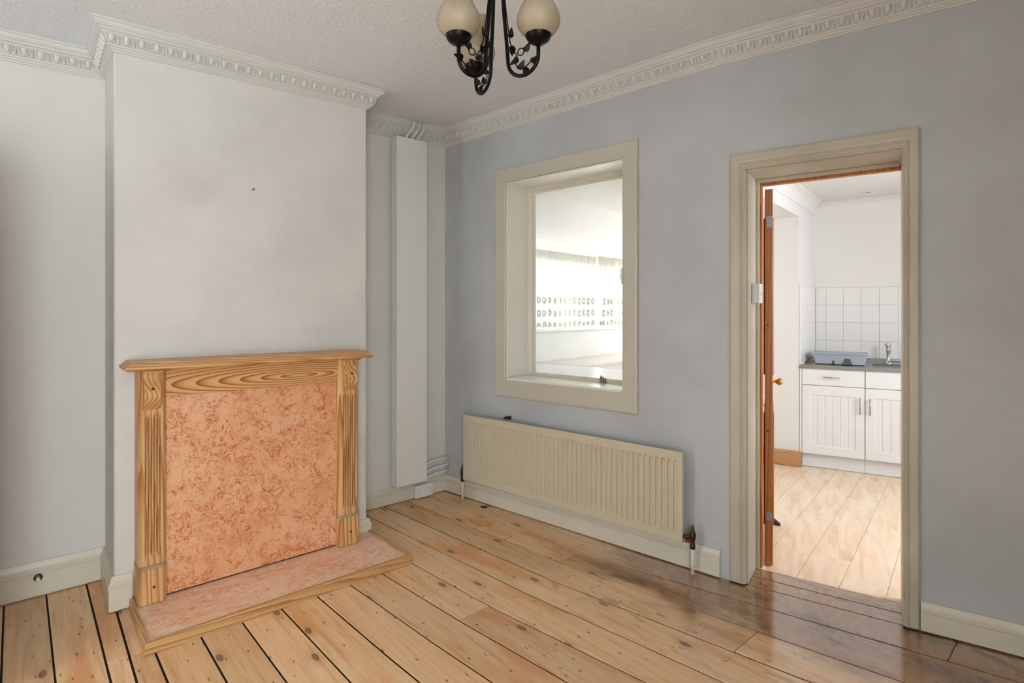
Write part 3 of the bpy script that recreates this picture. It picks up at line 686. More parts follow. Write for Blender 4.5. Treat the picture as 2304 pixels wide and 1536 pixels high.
# wall plug / nail on the breast
solo('wall_nail', FL, (-1.448, -BF-.001, 1.939), MB().tube([(-1.448, -BF-.0005, 1.939), (-1.446, -BF-.018, 1.942)], .0028, 8).tube([(-1.446, -BF-.018, 1.942), (-1.446, -BF-.020, 1.942)], .005, 8), 'hinge_metal', 'small nail sticking out of the chimney breast', 'nail')
# door stop on the left skirting
ds = thing('door_stop', FL, (-2.27, -.0235, .088), 'round white door stop screwed to the left skirting board', 'door stop')
part('stop_collar', MB().lathe([(.0165, -.0212), (.0165, -.026), (.012, -.028), (.0001, -.0281)], (-2.270, 0, .092), 16, 'Y'), 'old_brass', ds)
part('stop_pin', MB().lathe([(.008, -.028), (.008, -.050), (.006, -.054), (.0001, -.055)], (-2.270, 0, .090), 14, 'Y'), 'white_gloss', ds)
# room door standing open just beyond the left picture edge; its handle reaches into the picture
FO = frame((.05, -2.775), (.91, .415))       # x along the leaf from the hinge, -y = the side facing away from the fireplace
rdoor = thing('room_door', FO, (0, 0, .004), 'brown varnished door standing ajar at the left picture edge, only its handle showing', 'door')
part('leaf_panel', MB().box(.0, .775, -.045, -.005, .006, 1.99), 'brown_varnish', rdoor, bevel=.003)
for a, b in ((.09, .35), (.41, .67)):
    for c, d in ((.20, .80), (.98, 1.85)):
        part('raised_panel', MB().box(a, b, -.0065, .001, c, d), 'brown_varnish', rdoor, bevel=.006)
        part('raised_panel', MB().box(a, b, -.051, -.0435, c, d), 'brown_varnish', rdoor, bevel=.006)
hd = part('handle_plate', MB().box(.715, .752, -.0048, .001, .80, .98), 'black_iron', rdoor, bevel=.002)
part('lever_handle', MB().tube([(.733, .001, .884), (.733, .040, .884), (.738, .048, .884)], .009, 10).tube([(.733, .046, .884), (.79, .047, .886)], [.0095, .0085], 10), 'brass', hd, label='brass lever handle')

# ------------------------------------------------------------------ boxed pipes, pipes, socket
bx = thing('pipe_casing', FL, (-.335, -.05, .13), 'tall white boxed-in pipe casing in the right alcove', 'pipe casing')
part('front_board', MB().box(-.455, -.218, -.1, -.084, .137, 2.505), 'white_gloss', bx, bevel=.002)
part('side_board', MB().box(-.455, -.441, -.0835, -.0245, .137, 2.505), 'white_gloss', bx, bevel=.001)
part('side_board', MB().box(-.232, -.218, -.0835, -.0245, .26, 2.505), 'white_gloss', bx, bevel=.001)
part('casing_screw', MB().lathe([(.004, -.1002), (.0001, -.1008)], (-.415, 0, .195), 8, 'Y'), 'hinge_metal', bx)
for k, (x, xt) in enumerate(((-.367, -.322), (-.322, -.278), (-.279, -.238))):
    pts = [(x-.004, -.055, 2.38), (x-.002, -.058, 2.49), (x+.006, -.068, 2.525), ((x+xt)/2+.006, -.085, 2.56), (xt-.002, -.093, 2.595), (xt, -.094, ceilz(0, xt)-.003)]
    solo('ceiling_pipe', FL, (x, -.06, 2.38), MB().tube(pts, .0088, 10), 'pipe_white', ['white pipe leaving the casing top, leftmost of three', 'white pipe leaving the casing top, middle of three', 'white pipe leaving the casing top, rightmost of three'][k], 'pipe', 'pipes above the casing', bevel=0)
for k, (z, zz) in enumerate(((.243, .250), (.188, .196), (.146, .153))):
    pts = [(-.26, -.045, z-.016), (-.20, -.045, z-.010), (-.15, -.042, z), (-.10, -.040, zz), (-.03, -.038, zz+.001), (.0, -.036, zz+.001)]
    solo('wall_pipe', FL, (-.1, -.04, z), MB().tube(pts, [.010, .010, .010, .0095, .009, .009], 10), 'pipe_white', ['white pipe bending into the corner wall, uppermost of three', 'white pipe bending into the corner wall, middle of three', 'white pipe bending into the corner wall, lowest of three'][k], 'pipe', 'pipes beside the casing')
so = thing('double_socket', FL, (-.212, -.022, .015), 'white double wall socket fixed low on the alcove skirting board', 'socket')
part('pattress', MB().box(-.284, -.142, -.050, -.0242, .013, .099), 'socket_plastic', so, bevel=.003)
fpz = part('face_plate', MB().box(-.286, -.140, -.060, -.0502, .011, .101), 'socket_plastic', so, bevel=.004, segs=2)
for cx_ in (-.252, -.174):
    for dx, dz, w, h in ((0, .068, .0035, .0075), (-.0115, .044, .0065, .0035), (.0115, .044, .0065, .0035)):
        part('pin_hole', MB().box(cx_+dx-w/2, cx_+dx+w/2, -.0606, -.0600, dz-h/2, dz+h/2), 'dark_hole', fpz)
for x in (-.226, -.200): part('rocker', MB().prism([(-.0602, .076), (-.0602, .090), (-.0645, .089), (-.062, .076)], x-.005, x+.005, 0), 'socket_plastic', fpz)
solo('coal_flake', FW, (.4625, .0, .0004), MB().prism([(.44, -.012), (.455, -.022), (.482, -.018), (.497, -.004), (.49, .012), (.465, .014), (.447, .004)], .0004, .0016), 'dark_hole', 'flat black flake on the floor under the radiator', 'flake')

# ------------------------------------------------------------------ chandelier
ch = Vector((2.078, -1.223, 0)); RT = Vector((.6608, .7506, 0)); FWD = Vector((-.7506, .6608, 0))
FC = Matrix.Identity(4)
for i in range(3): FC[i][0] = RT[i]; FC[i][1] = FWD[i]
FC[0][3], FC[1][3] = ch.x, ch.y
zc = ceilz(ch.x, ch.y)
cd = thing('chandelier', FC, (0, 0, zc), 'black iron three-arm chandelier with leaf vines and cream glass shades', 'chandelier')
part('ceiling_rose', MB().lathe([(.0001, zc-.032), (.03, zc-.030), (.05, zc-.014), (.056, zc-.0012), (.0001, zc-.001)], (0, 0, 0), 24), 'black_iron', cd)
part('collar', MB().lathe([(.012, zc-.034), (.016, zc-.05), (.022, zc-.09), (.016, zc-.12), (.010, zc-.13), (.0001, zc-.131)], (0, 0, 0), 16), 'black_iron', cd)
# leaf: small pointed heart with thickness, bent
def leaf_mesh():
    out = [(0, 0), (.006, -.003), (.0100, .002), (.0105, .008), (.008, .016), (.004, .023), (0, .029)]
    P = out + [(-x, y) for x, y in out[-2:0:-1]]
    n = len(P); m = MB(); hz = lambda x, y: .0012*(x/.01)**2*6 + .003*math.sin(y*60)
    m.add([(x, hz(x, y)+.0007, y) for x, y in P] + [(0, .0009, .010)], [(i, (i+1) % n, n) for i in range(n)])
    m.add([(x, hz(x, y)-.0007, y) for x, y in P] + [(0, -.0007, .010)], [((i+1) % n, i, n) for i in range(n)])
    m.add([(x, hz(x, y)+.0007, y) for x, y in P] + [(x, hz(x, y)-.0007, y) for x, y in P], [(i, n+i, n+(i+1) % n, (i+1) % n) for i in range(n)])
    return m
lm = leaf_mesh().mesh('leaf'); lm.materials.append(MAT['black_iron'])
ZC = 2.103                                    # underside of the cups
shade_prof = [(.024, .012), (.037, .020), (.050, .032), (.0605, .047), (.0645, .062), (.0625, .078), (.055, .096), (.046, .112), (.0405, .126), (.041, .142), (.048, .158), (.057, .168)]
full = shade_prof + [(r-.003, h) for r, h in shade_prof[::-1]]
for ang, ro in ((211., .128), (331., .142), (119., .150)):
    a = math.radians(ang); u = Vector((math.cos(a), math.sin(a), 0)); w = Vector((-u.y, u.x, 0)); Zv = Vector((0, 0, 1))
    rj = (ro-.040)/2
    P2 = lambda r, z, t=0.: u*r + w*t + Zv*z
    cj = (.040+ro)/2; zb = 2.022+rj
    pts = [P2(.010, zc-.10), P2(.014, 2.40), P2(.026, 2.22), P2(.036, zb+.05)] + arc(P2(cj, zb), rj, math.pi, 2*math.pi, 14, u, Zv) + [P2(ro, ZC-.02), P2(ro, ZC+.004)]
    arm = part('arm', MB().tube(pts, .0058, 10), 'black_iron', cd)
    cup = part('cup', MB().lathe([(.0001, ZC-.004), (.009, ZC-.003), (.010, ZC+.001), (.022, ZC+.004), (.033, ZC+.013), (.039, ZC+.026), (.0405, ZC+.040), (.038, ZC+.040), (.031, ZC+.022), (.0001, ZC+.012)], tuple(u*ro), 24), 'black_iron', cd)
    part('shade', MB().lathe([(r, ZC+.004+h) for r, h in full], tuple(u*ro), 32, wave=lambda i, b: (.05*math.sin(6*b) if 10 <= i <= 13 else 0)), 'lamp_glass', cd, label='cream frosted tulip glass shade')
    vp = [P2(.018, 2.36), P2(.034, 2.22), P2(.046, 2.135), P2(.056, 2.105), P2(.072, 2.085), P2(.066, 2.062), P2(.074, 2.046), P2(.094, 2.044), P2(.112, 2.054), P2(.122, 2.068)]
    part('vine_wire', MB().tube(vp, .0019, 6), 'black_iron', cd)
    lp = arc(P2(.084, 2.094), .0105, 0, 2*math.pi, 14, u, Zv)
    part('vine_loop', MB().tube(lp, .0018, 6), 'black_iron', cd)
    for r, z, dr, dz, tw in ((.042, 2.150, .35, 1, .3), (.050, 2.118, .1, -1, -.4), (.093, 2.100, .8, .62, .2), (.068, 2.082, -.75, -.6, .5), (.074, 2.050, .55, .5, -.3), (.096, 2.044, .15, -1, .2), (.118, 2.062, .95, .3, .4)):
        zx = (u*dr + Zv*dz).normalized(); yx = (w*math.cos(tw) + u.cross(zx)*math.sin(tw)); yx = (yx - zx*yx.dot(zx)).normalized(); xx = yx.cross(zx)
        Mx = Matrix.Identity(4); p = P2(r, z) - Zv*zc
        for i in range(3): Mx[i][0], Mx[i][1], Mx[i][2], Mx[i][3] = xx[i], yx[i], zx[i], p[i]
        oo = bpy.data.objects.new('leaf', lm); COL.objects.link(oo); oo.parent = cd; oo.matrix_local = Mx

# ------------------------------------------------------------------ kitchen beyond the doorway
SL = .16                                      # the kitchen runs slightly askew to its units
KL = -.036                                    # left kitchen wall at y = -.05
def kx(y): return KL + SL*(y+.05)
KZ = 2.33
ky0, kyb = -2.55, .555
struct('wall_kitchen_back', FK, MB().box(kx(kyb)-.5, 2.6, kyb, kyb+.2, -.03, 2.6), 'kitchen_paint', 'white kitchen wall above the splashback tiles', 'wall')
TH = .42
m = MB().prism([(kx(-.05)-TH, -.05), (kx(-.05), -.05), (kx(kyb), kyb), (kx(kyb)-TH, kyb)], -.03, 2.6)
struct('wall_kitchen_left', FK, m, 'kitchen_paint', 'white kitchen side wall beside the sink unit', 'wall')
OPN = -1.75
m = MB().prism([(kx(OPN)-TH, OPN), (kx(OPN), OPN), (kx(-.05), -.0505), (kx(-.05)-TH, -.0505)], 2.13, 2.6)
m.prism([(kx(-2.16)-TH, -2.16), (kx(-2.16), -2.16), (kx(OPN), OPN), (kx(OPN)-TH, OPN)], -.03, 2.6)
struct('wall_kitchen_opening', FK, m, 'kitchen_paint', 'white lintel over the opening between kitchen and extension', 'wall')
struct('wall_kitchen_right', FK, MB().box(2.1, 2.25, -2.6, -2.25, -.03, 2.6).box(2.1, 2.25, -.95, kyb, -.03, 2.6).box(2.1, 2.25, -2.25, -.95, -.03, .9).box(2.1, 2.25, -2.25, -.95, 2.1, 2.6), 'kitchen_paint', 'white kitchen wall on the right, out of view', 'wall')
m = MB().box(kx(-2.2)-.05, 2.3, -2.3, kyb+.2, KZ, KZ+.1)
cy_ = lambda x: (lambda a, b: a.y+(b.y-a.y)*(x-a.x)/(b.x-a.x))(FK.inverted() @ FB @ Vector((0, DT*.5, 0)), FK.inverted() @ FB @ Vector((1, DT*.5, 0)))
m = MB().prism([(kx(-2.3)-TH*.5, cy_(kx(-2.3)-TH*.5)+.12), (2.3, cy_(2.3)), (2.3, kyb+.1), (kx(kyb)-TH*.5, kyb+.1)], KZ, KZ+.1)
struct('ceiling_kitchen', FK, m, 'kitchen_paint', 'white kitchen ceiling with recessed downlights', 'ceiling')
# coving
def cove(p0, p1, nrm, k0, k1):
    pr = [(0, 0), (.085, 0), (.085, -.008)] + [(.085-.077*math.sin(t), -.008-.077*(1-math.cos(t))) for t in [math.pi/2*i/5 for i in range(1, 6)]] + [(.006, -.10), (0, -.10)]
    return MB().bar(p0, p1, pr, nrm, (0, 0, 1), k0, k1)
Lx = Vector((1, -SL, 0)).normalized()
struct('trim_8', FK, cove((kx(kyb)+.0, kyb-.0005, KZ-.001), (2.09, kyb-.0005, KZ-.001), (0, -1, 0), .85, 0), 'kitchen_paint', 'plain white coving on the kitchen back wall', 'coving')
struct('trim_9', FK, cove((kx(-2.1)+.0005, -2.1, KZ-.001), (kx(kyb)+.0005, kyb, KZ-.001), tuple(Lx), 0, -1.17), 'kitchen_paint', 'plain white coving above the opening to the extension', 'coving')
# laminate planks
kf = thing('floor_kitchen', FK, (0, 0, 0), 'pale wood laminate floor of the kitchen', 'floor', kind='structure')
part('screed', MB().box(-2.6, 2.2, -2.2, kyb, -.05, -.016).prism([(-2.6, -2.2), (-2.6, -2.7), (2.2, -2.9), (2.2, -2.2)], -.05, -.024), 'grout', kf)
PW = .185; Dn = Vector((SL, 1, 0)); x0p = .127+SL*.0
base_x = .125 + SL*1.904 - .0                 # x of a seam at y=0
FBi = FK.inverted() @ FB
def fy(x):                                    # y where the laminate starts (far edge of the doorway boards)
    a = FBi @ Vector((0, .207, 0)); b = FBi @ Vector((1, .207, 0)); return a.y + (b.y-a.y)*(x-a.x)/(b.x-a.x)
for k in range(-9, 10):
    xs = base_x + PW*k
    cuts = [None] + [c for c in (-1.9+((k*7) % 5)*.23, -.75+((k*3) % 4)*.2)] + [kyb-.003]
    for a, b in zip(cuts[:-1], cuts[1:]):
        g = .0008; xa, xb = xs+g, xs+PW-g
        def pt(x, y): return (x + SL*y, y)
        if a is None:
            lo = []
            for x in (xa, xb):
                y = -2.1
                for _ in range(8): y = fy(x+SL*y)+.002
                lo.append((x+SL*y, y))
        else: lo = [pt(xa, a+g), pt(xb, a+g)]
        if max(lo[0][0], lo[1][0]) > 2.09 or xb+SL*b > 2.09: continue
        poly = [lo[0], lo[1], pt(xb, b-g), pt(xa, b-g)]
        o = part('laminate_plank', MB().prism(poly, -.0155, -.001), 'laminate', kf)
# tiles
tw, rows = .1375, [.885, 1.054, 1.219, 1.381, 1.54]
wk = bpy.data.objects['wall_kitchen_back']; wkl = bpy.data.objects['wall_kitchen_left']
part('grout_bed', MB().box(kx(kyb)+.002, 1.3915, kyb-.006, kyb-.0005, .885, 1.542), 'grout', wk)
cols = [kx(kyb)+.006, .153] + [.153+tw*i for i in range(1, 10)]
for x0, x1 in zip(cols[:-1], cols[1:]):
    for z0, z1 in zip(rows[:-1], rows[1:]):
        part('tile', MB().box(x0+.001, x1-.001, kyb-.0095, kyb-.0045, z0+.001, z1-.001), 'tile_glaze', wk, bevel=.0012)
Ly = Vector((SL, 1, 0)).normalized(); nl = Vector((Ly.y, -Ly.x, 0))
def side_tile(y0, y1, z0, z1, t0, t1):
    a = Vector((kx(y0), y0, 0)); b = Vector((kx(y1), y1, 0))
    P = [a+nl*t0, b+nl*t0, b+nl*t1, a+nl*t1]; return MB().prism([(p.x, p.y) for p in P], z0, z1)
part('grout_bed', side_tile(-.03, kyb-.012, .885, 1.542, .0005, .006), 'grout', wkl)
ys = [-.025 + (kyb-.016+.025)*i/4 for i in range(5)]
for y0, y1 in zip(ys[:-1], ys[1:]):
    for z0, z1 in zip(rows[:-1], rows[1:]): part('tile', side_tile(y0+.0005, y1-.0005, z0+.001, z1-.001, .0045, .0085), 'tile_glaze', wkl, bevel=.001)
part('tile_trim', side_tile(-.049, -.027, .885, 1.548, .0005, .012), 'sealant_white', wkl, bevel=.002)
# wooden skirting on the jamb
m = MB().box(kx(-.05)-TH, kx(-.05)+.022, -.072, -.0508, .001, .131)
struct('baseboard_kitchen', FK, m, 'kitchen_skirting_wood', 'varnished wood skirting board on the opening jamb', 'skirting board', bevel=.004)
# base units
def unit(x0, x1, label, drawer_handle, hinge_left, w2):
    u = thing('base_cabinet', FK, (x0, -.03, 0), label, 'cabinet', 'kitchen base cabinets')
    part('carcass', MB().prism([(x0, -.030), (x1, -.030), (x1, .50), (max(x0, kx(.5)+.014), .50)], .12, .838), 'white_laminate', u)
    part('plinth', MB().box(x0, x1, .000, .016, .002, .1195), 'white_laminate', u)
    d = part('drawer_front', MB().box(x0+.002, x1-.002, -.050, -.0305, .702, .838), 'white_laminate', u, bevel=.002)
    xm = (x0+x1)/2-.01
    if drawer_handle:
        part('handle', MB().tube([(xm-.06, -.074, .773), (xm+.06, -.074, .773)], .0048, 8).tube([(xm-.045, -.05, .773), (xm-.045, -.074, .773)], .004, 8).tube([(xm+.045, -.05, .773), (xm+.045, -.074, .773)], .004, 8), 'steel', d, label='slim steel bar handle')
    dr = thing_part = None
    x_0, x_1, z0, z1 = x0+.002, x1-.002, .124, .698
    fx0, fx1 = x_0+.055, x_1-.055; fz0, fz1 = z0+.060, z1-.070
    m = MB().box(x_0, fx0, -.050, -.0305, z0, z1).box(fx1, x_1, -.050, -.0305, z0, z1).box(fx0, fx1, -.050, -.0305, z0, fz0).box(fx0, fx1, -.050, -.0305, fz1, z1)
    dr = part('door', m, 'white_laminate', u)
    bd = [(0, 0), (.007, .0), (.014, .008), (0, .012)]
    m = MB()
    for p0, p1, A in (((fx0, -.050, fz0), (fx0, -.050, fz1), (1, 0, 0)), ((fx0, -.050, fz1), (fx1, -.050, fz1), (0, 0, -1)), ((fx1, -.050, fz1), (fx1, -.050, fz0), (-1, 0, 0)), ((fx1, -.050, fz0), (fx0, -.050, fz0), (0, 0, 1))):
        m.bar(p0, p1, bd, A, (0, 1, 0), 1, -1)
    part('panel_moulding', m, 'white_laminate', dr)
    n = 6; pw = (fx1-fx0-.004)/n
    for k in range(n):
        part('panel_slat', MB().box(fx0+.002+pw*k+.0004, fx0+.002+pw*(k+1)-.0004, -.0440, -.034, fz0+.002, fz1-.002), 'white_laminate', dr, bevel=.0022)
    hx_ = x_1-.032 if hinge_left else x_0+.030
    part('handle', MB().tube([(hx_, -.074, .487), (hx_, -.074, .620)], .0048, 8).tube([(hx_, -.05, .507), (hx_, -.074, .507)], .004, 8).tube([(hx_, -.05, .600), (hx_, -.074, .600)], .004, 8), 'steel', dr, label='slim steel bar handle')
unit(-.014, .437, 'white panelled base cabinet with drawer handle beside the jamb', True, True, .45)
part('end_panel', MB().box(-.031, -.0146, -.047, -.032, .12, .838), 'white_laminate', bpy.data.objects['base_cabinet'])
unit(.439, .895, 'white panelled base cabinet under the sink bowl', False, False, .46)
unit(.897, 1.35, 'white panelled base cabinet beyond the sink, hidden by the door casing', False, True, .46)
# stainless sink top
st = thing('sink_top', FK, (-.02, -.05, .839), 'stainless steel sink and drainer worktop with upstand', 'sink')
SX0, SX1, SB = -.030, 1.35, .515
bx0, bx1, by0, by1 = .50, .84, .02, .36
m = MB().prism([(SX0, -.058), (bx0, -.058), (bx0, SB), (kx(SB)+.002, SB)], .852, .866).box(bx1, SX1, -.058, SB, .852, .866).box(bx0, bx1, -.058, by0, .852, .866).box(bx0, bx1, by1, SB, .852, .866)
m.box(SX0, SX1, -.060, -.052, .839, .868).box(kx(SB)+.004, SX1, SB, SB+.010, .852, .905)
part('worktop', m, 'steel', st)
part('bowl', MB().box(bx0-.006, bx0, by0, by1, .72, .868).box(bx1, bx1+.006, by0, by1, .72, .868).box(bx0-.006, bx1+.006, by0-.006, by0, .72, .868).box(bx0-.006, bx1+.006, by1, by1+.006, .72, .868).box(bx0, bx1, by0, by1, .72, .725), 'steel', st, bevel=.001)
for k in range(7): part('drainer_rib', MB().tube([(.08+.05*k, .05, .866), (.08+.05*k, .42, .866)], .003, 6), 'steel', st)
tp = thing('mixer_tap', FK, (.632, .42, .866), 'chrome mixer tap behind the sink bowl', 'tap')
part('tap_base', MB().lathe([(.030, .8665), (.030, .876), (.021, .886), (.014, .90), (.012, .93), (.014, .965), (.019, .985), (.019, .995), (.0001, .998)], (.625, .44, 0), 18), 'chrome', tp)
part('tap_head', MB().lathe([(.0001, 1.046), (.014, 1.043), (.021, 1.03), (.018, 1.016), (.011, 1.006), (.012, .996)], (.622, .44, 0), 16).tube([(.622, .44, 1.030), (.650, .435, 1.036)], [.010, .007], 8).tube([(.622, .44, 1.030), (.596, .435, 1.034)], [.010, .007], 8), 'chrome', tp)
part('spout', MB().tube([(.628, .43, .885), (.66, .36, .90), (.70, .28, .905), (.71, .26, .895)], [.012, .011, .010, .010], 10), 'chrome', tp)
# dish drainer
dd = thing('dish_drainer', FK, (.26, .18, .866), 'grey plastic dish drainer standing on the steel worktop', 'dish drainer')
X0, X1, Y0, Y1, Z0, Z1 = .062, .462, .085, .325, .872, .962
def tub(x0, x1, y0, y1, z0, z1, tp_, th):
    o = [(x0+tp_, y0+tp_, z0), (x1-tp_, y0+tp_, z0), (x1-tp_, y1-tp_, z0), (x0+tp_, y1-tp_, z0), (x0, y0, z1), (x1, y0, z1), (x1, y1, z1), (x0, y1, z1)]
    i = [(x0+tp_+th, y0+tp_+th, z0+th), (x1-tp_-th, y0+tp_+th, z0+th), (x1-tp_-th, y1-tp_-th, z0+th), (x0+tp_+th, y1-tp_-th, z0+th), (x0+th, y0+th, z1), (x1-th, y0+th, z1), (x1-th, y1-th, z1), (x0+th, y1-th, z1)]
    q = [(0, 1, 2, 3), (0, 1, 5, 4), (1, 2, 6, 5), (2, 3, 7, 6), (3, 0, 4, 7)]
    return MB().add(o+i, q + [tuple(a+8 for a in f[::-1]) for f in q] + [(4, 5, 13, 12), (5, 6, 14, 13), (6, 7, 15, 14), (7, 4, 12, 15)])
part('tub', tub(X0, X1, Y0, Y1, Z0, Z1, .022, .004), 'drainer_plastic', dd, bevel=.0015)
m = MB()
for a, b, c, d in ((X0-.012, X1+.012, Y0-.012, Y0+.003), (X0-.012, X1+.012, Y1-.003, Y1+.012), (X0-.012, X0+.003, Y0+.003, Y1-.003), (X1-.003, X1+.012, Y0+.003, Y1-.003)): m.box(a, b, c, d, Z1-.004, Z1+.006)
part('rim', m, 'drainer_plastic', dd, bevel=.003)
part('cutlery_caddy', tub(X0+.01, X0+.17, Y1-.09, Y1-.006, Z0+.02, Z1+.002, .004, .004), 'drainer_plastic', dd)
for k in range(2): part('caddy_divider', MB().box(X0+.058+.052*k, X0+.061+.052*k, Y1-.084, Y1-.012, Z0+.026, Z1), 'drainer_plastic', dd)
for k in range(8): part('plate_rib', MB().box(X0+.19+.024*k, X0+.193+.024*k, Y0+.03, Y1-.03, Z0+.004, Z0+.045), 'drainer_plastic', dd)
m = MB().prism([(.205, Z0+.003), (.225, Z0+.003), (.222, Z0+.03), (.208, Z0+.03)], Y0+.0135, Y0+.02, 1)
part('drain_slot', m, 'drainer_dark', dd)
m = MB().prism([(.285, Z0+.001), (.355, Z0+.001), (.335, Z0+.052), (.30, Z0+.052)], Y0+.006, Y0+.0165, 1)
part('hand_hole', m, 'drainer_dark', dd, label='dark arched cut-out in the front of the drainer')
for x in (X0+.04, X1-.07): part('foot', MB().box(x, x+.03, Y0+.04, Y1-.04, .8664, Z0), 'drainer_dark', dd)
# downlights
for k, (x, y) in enumerate(((.464, .20), (.30, -.55))):
    dl = thing('downlight', FK, (x, y, KZ), ['recessed white downlight nearest the kitchen back wall', 'recessed white downlight nearest the doorway'][k], 'downlight', 'kitchen downlights')
    part('bezel', MB().lathe([(.030, KZ-.0008), (.042, KZ-.0015), (.042, KZ-.006), (.034, KZ-.008), (.028, KZ-.004), (.028, KZ-.0008)], (x, y, 0), 20), 'white_gloss', dl)
    part('lamp_face', MB().lathe([(.0275, KZ-.002), (.0001, KZ-.0022)], (x, y, 0), 20), 'drainer_dark', dl)
# rubber wedge on the laminate
m = MB().add([(-.10, -1.52, 0), (-.055, -1.535, 0), (-.055, -1.575, 0), (-.10, -1.56, 0), (-.10, -1.525, .032), (-.088, -1.532, .03), (-.088, -1.562, .03), (-.10, -1.555, .032), (-.055, -1.538, .008), (-.055, -1.572, .008)],
             [(0, 1, 2, 3), (4, 5, 6, 7), (5, 8, 9, 6), (0, 1, 8, 5, 4), (3, 2, 9, 6, 7), (0, 3, 7, 4), (1, 2, 9, 8)])
solo('door_wedge', FK, (-.09, -1.545, 0), m, 'rubber_blue', 'dark blue rubber door wedge on the laminate beside the open door', 'door wedge', bevel=.002)

# ------------------------------------------------------------------ kitchen extension seen through the internal window
EX = .09; EY0, EY1 = WT, 3.4
WA, WB, WC, WD = .55, 2.75, 1.187, 1.80       # window: along y, z range
m = MB().box(EX-.2, EX, EY0, WA, -.03, 2.6).box(EX-.2, EX, WB, EY1, -.03, 2.6).box(EX-.2, EX, WA, WB, -.03, WC).box(EX-.2, EX, WA, WB, WD, 2.6)
struct('wall_extension_left', FA, m, 'kitchen_paint', 'white extension wall under the lace-curtained window', 'wall')
struct('wall_extension_end', FA, wall_boxes(EX-.2, 1.7, EY1, EY1+.15, [(.45, 1.25, .925, 1.875)], -.03, 2.6), 'kitchen_paint', 'white end wall of the kitchen extension with a small window', 'wall')
plain_window('window_4', FA, .45, 1.25, .925, 1.875, EY1+.05, EY1+.10, 'small white window at the end of the extension, out of view')
m = MB().add([(EX, EY0, 1.905), (.5, EY0, 2.215), (2.0, EY0, 2.40), (EX, EY1, 1.945), (.5, EY1, 2.235), (2.0, EY1, 2.40), (EX, EY0, 2.3), (.5, EY0, 2.5), (2.0, EY0, 2.6), (EX, EY1, 2.3), (.5, EY1, 2.5), (2.0, EY1, 2.6)],
             [(0, 1, 4, 3), (1, 2, 5, 4), (6, 7, 10, 9), (7, 8, 11, 10), (0, 1, 7, 6), (1, 2, 8, 7), (3, 4, 10, 9), (4, 5, 11, 10), (0, 3, 9, 6), (2, 5, 11, 8)])
struct('ceiling_extension', FA, m, 'kitchen_paint', 'sloping white ceiling of the kitchen extension', 'ceiling')
struct('floor_extension', FA, MB().box(EX, 1.25, EY0, EY1, -.05, -.016), 'counter_pink', 'pale floor of the kitchen extension', 'floor')
w2 = thing('window_2', FA, (EX, WA, WC), 'white framed extension window behind lace curtains', 'window', kind='structure')
m = MB().box(EX-.12, EX-.06, WA, WA+.05, WC, WD).box(EX-.12, EX-.06, WB-.05, WB, WC, WD).box(EX-.12, EX-.06, WA+.05, WB-.05, WC, WC+.05).box(EX-.12, EX-.06, WA+.05, WB-.05, WD-.05, WD)
part('window_frame', m, 'white_gloss', w2)
ms_ = [WA+.05, 1.34, 1.865, 2.30, WB-.05]
for y in ms_[1:-1]: part('mullion', MB().box(EX-.13, EX-.05, y-.035, y+.035, WC+.05, WD-.05), 'white_gloss', w2)
for a, b in zip(ms_[:-1], ms_[1:]): part('pane', MB().box(EX-.092, EX-.088, a+.01, b-.01, WC+.045, WD-.045), 'pane_glass', w2)
part('window_board', MB().box(EX-.06, EX+.05, WA-.05, WB+.05, WC-.045, WC-.006), 'white_gloss', w2, bevel=.004)
rd = solo('curtain_rail', FA, (EX+.03, 1.0, 1.81), MB().tube([(EX+.012, WA-.1, 1.812), (EX+.012, WB+.1, 1.826)], .006, 8), 'white_gloss', 'thin white curtain rail above the extension window', 'curtain rail')
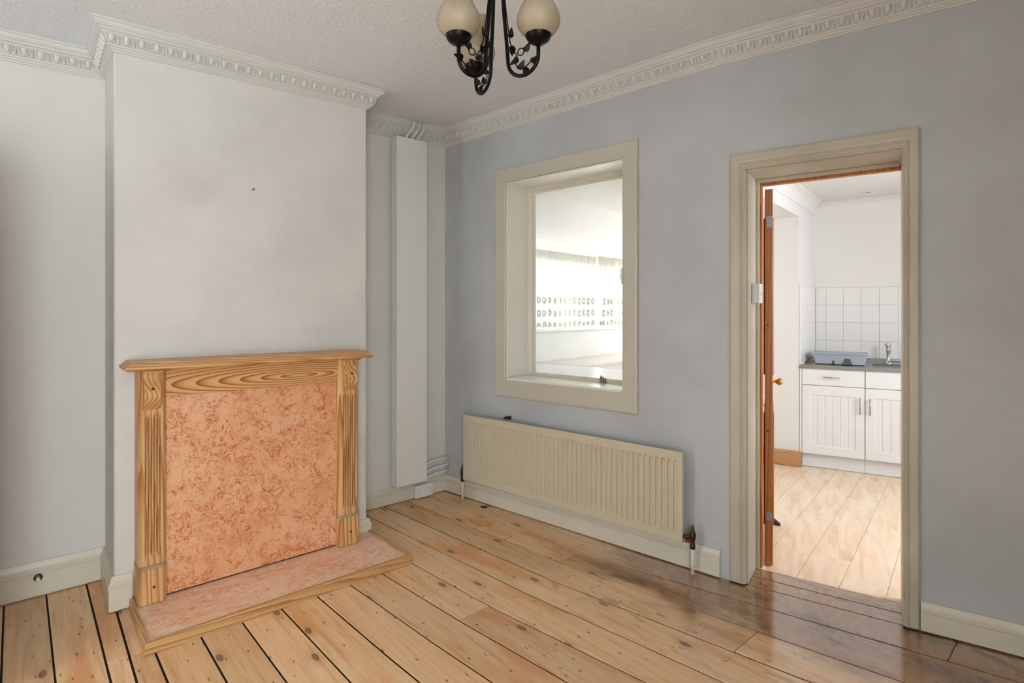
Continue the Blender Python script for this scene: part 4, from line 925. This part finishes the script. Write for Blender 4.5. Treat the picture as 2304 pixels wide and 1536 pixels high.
def curtain(y0, y1, z0, z1, amp, wl, gather, label):
    ny, nz = int((y1-y0)/.008), 16; vs = []; fs = []; yc = (y0+y1)/2
    for j in range(nz+1):
        v = j/nz; z = z0+(z1-z0)*v; g = 1-gather*max(0., 1-abs(v-.35)/.5) if gather else 1
        for i in range(ny+1):
            y = y0+(y1-y0)*i/ny; ph = 2*math.pi*y/wl
            d = amp*(.45+.55*v)*(math.sin(ph)+.4*math.sin(2.3*ph+1)) + (.012*math.sin(ph*2.7) if v > .88 else 0)
            zz = z - (.012*abs(math.sin(ph*.5)) if j == 0 else 0)
            vs.append((EX+.045+amp*1.5+d, yc+(y-yc)*g, zz))
    for j in range(nz):
        for i in range(ny): fs.append((j*(ny+1)+i, j*(ny+1)+i+1, (j+1)*(ny+1)+i+1, (j+1)*(ny+1)+i))
    m = MB().add(vs, fs, True)
    # local frame: x along the curtain, z up
    c = frame((EX+.05, y0), (0, 1)); Fc = FA @ c; inv = c.inverted()
    m.v = [tuple(inv @ Vector(p)) for p in m.v]
    return solo('net_curtain', Fc, (0, 0, z0), m, 'lace_net', label, 'curtain', 'lace curtains of the extension window')
curtain(.62, 1.84, 1.19, 1.85, .010, .085, 0, 'wide white lace net curtain with looped motifs, leftmost in the window view')
curtain(1.86, 2.16, 1.19, 1.86, .022, .060, .25, 'narrow gathered lace curtain in the middle of the extension window')
curtain(2.18, 2.70, 1.19, 1.87, .010, .085, 0, 'white lace net curtain at the right of the window view')
# worktops
ct = thing('kitchen_counter', FA, (.35, 1.6, 0), 'pale worktop running under the lace-curtained window', 'counter')
m = MB().box(EX+.001, .615, .96, 1.30, .855, .885).box(EX+.001, .615, 1.72, EY1-.002, .855, .885).box(EX+.001, .20, 1.30, 1.72, .855, .885).box(.54, .615, 1.30, 1.72, .855, .885)
part('worktop', MB().box(EX+.001, .615, .95, EY1-.002, .857, .885), 'counter_pink', ct, bevel=.003)
part('counter_body', MB().box(EX+.001, .58, .97, EY1-.002, -.014, .856), 'white_laminate', ct)
c2 = thing('breakfast_counter', FA, (.95, .5, 0), 'white worktop standing directly behind the internal window', 'counter')
part('worktop', MB().box(EX+.001, 1.35, WT+.02, .948, .850, .882), 'white_laminate', c2, bevel=.003)
part('edge_strip', MB().box(.63, 1.35, .9485, .957, .850, .883), 'counter_pink', c2)
part('counter_body', MB().box(EX+.001, 1.32, WT+.02, .93, -.014, .849), 'white_laminate', c2)
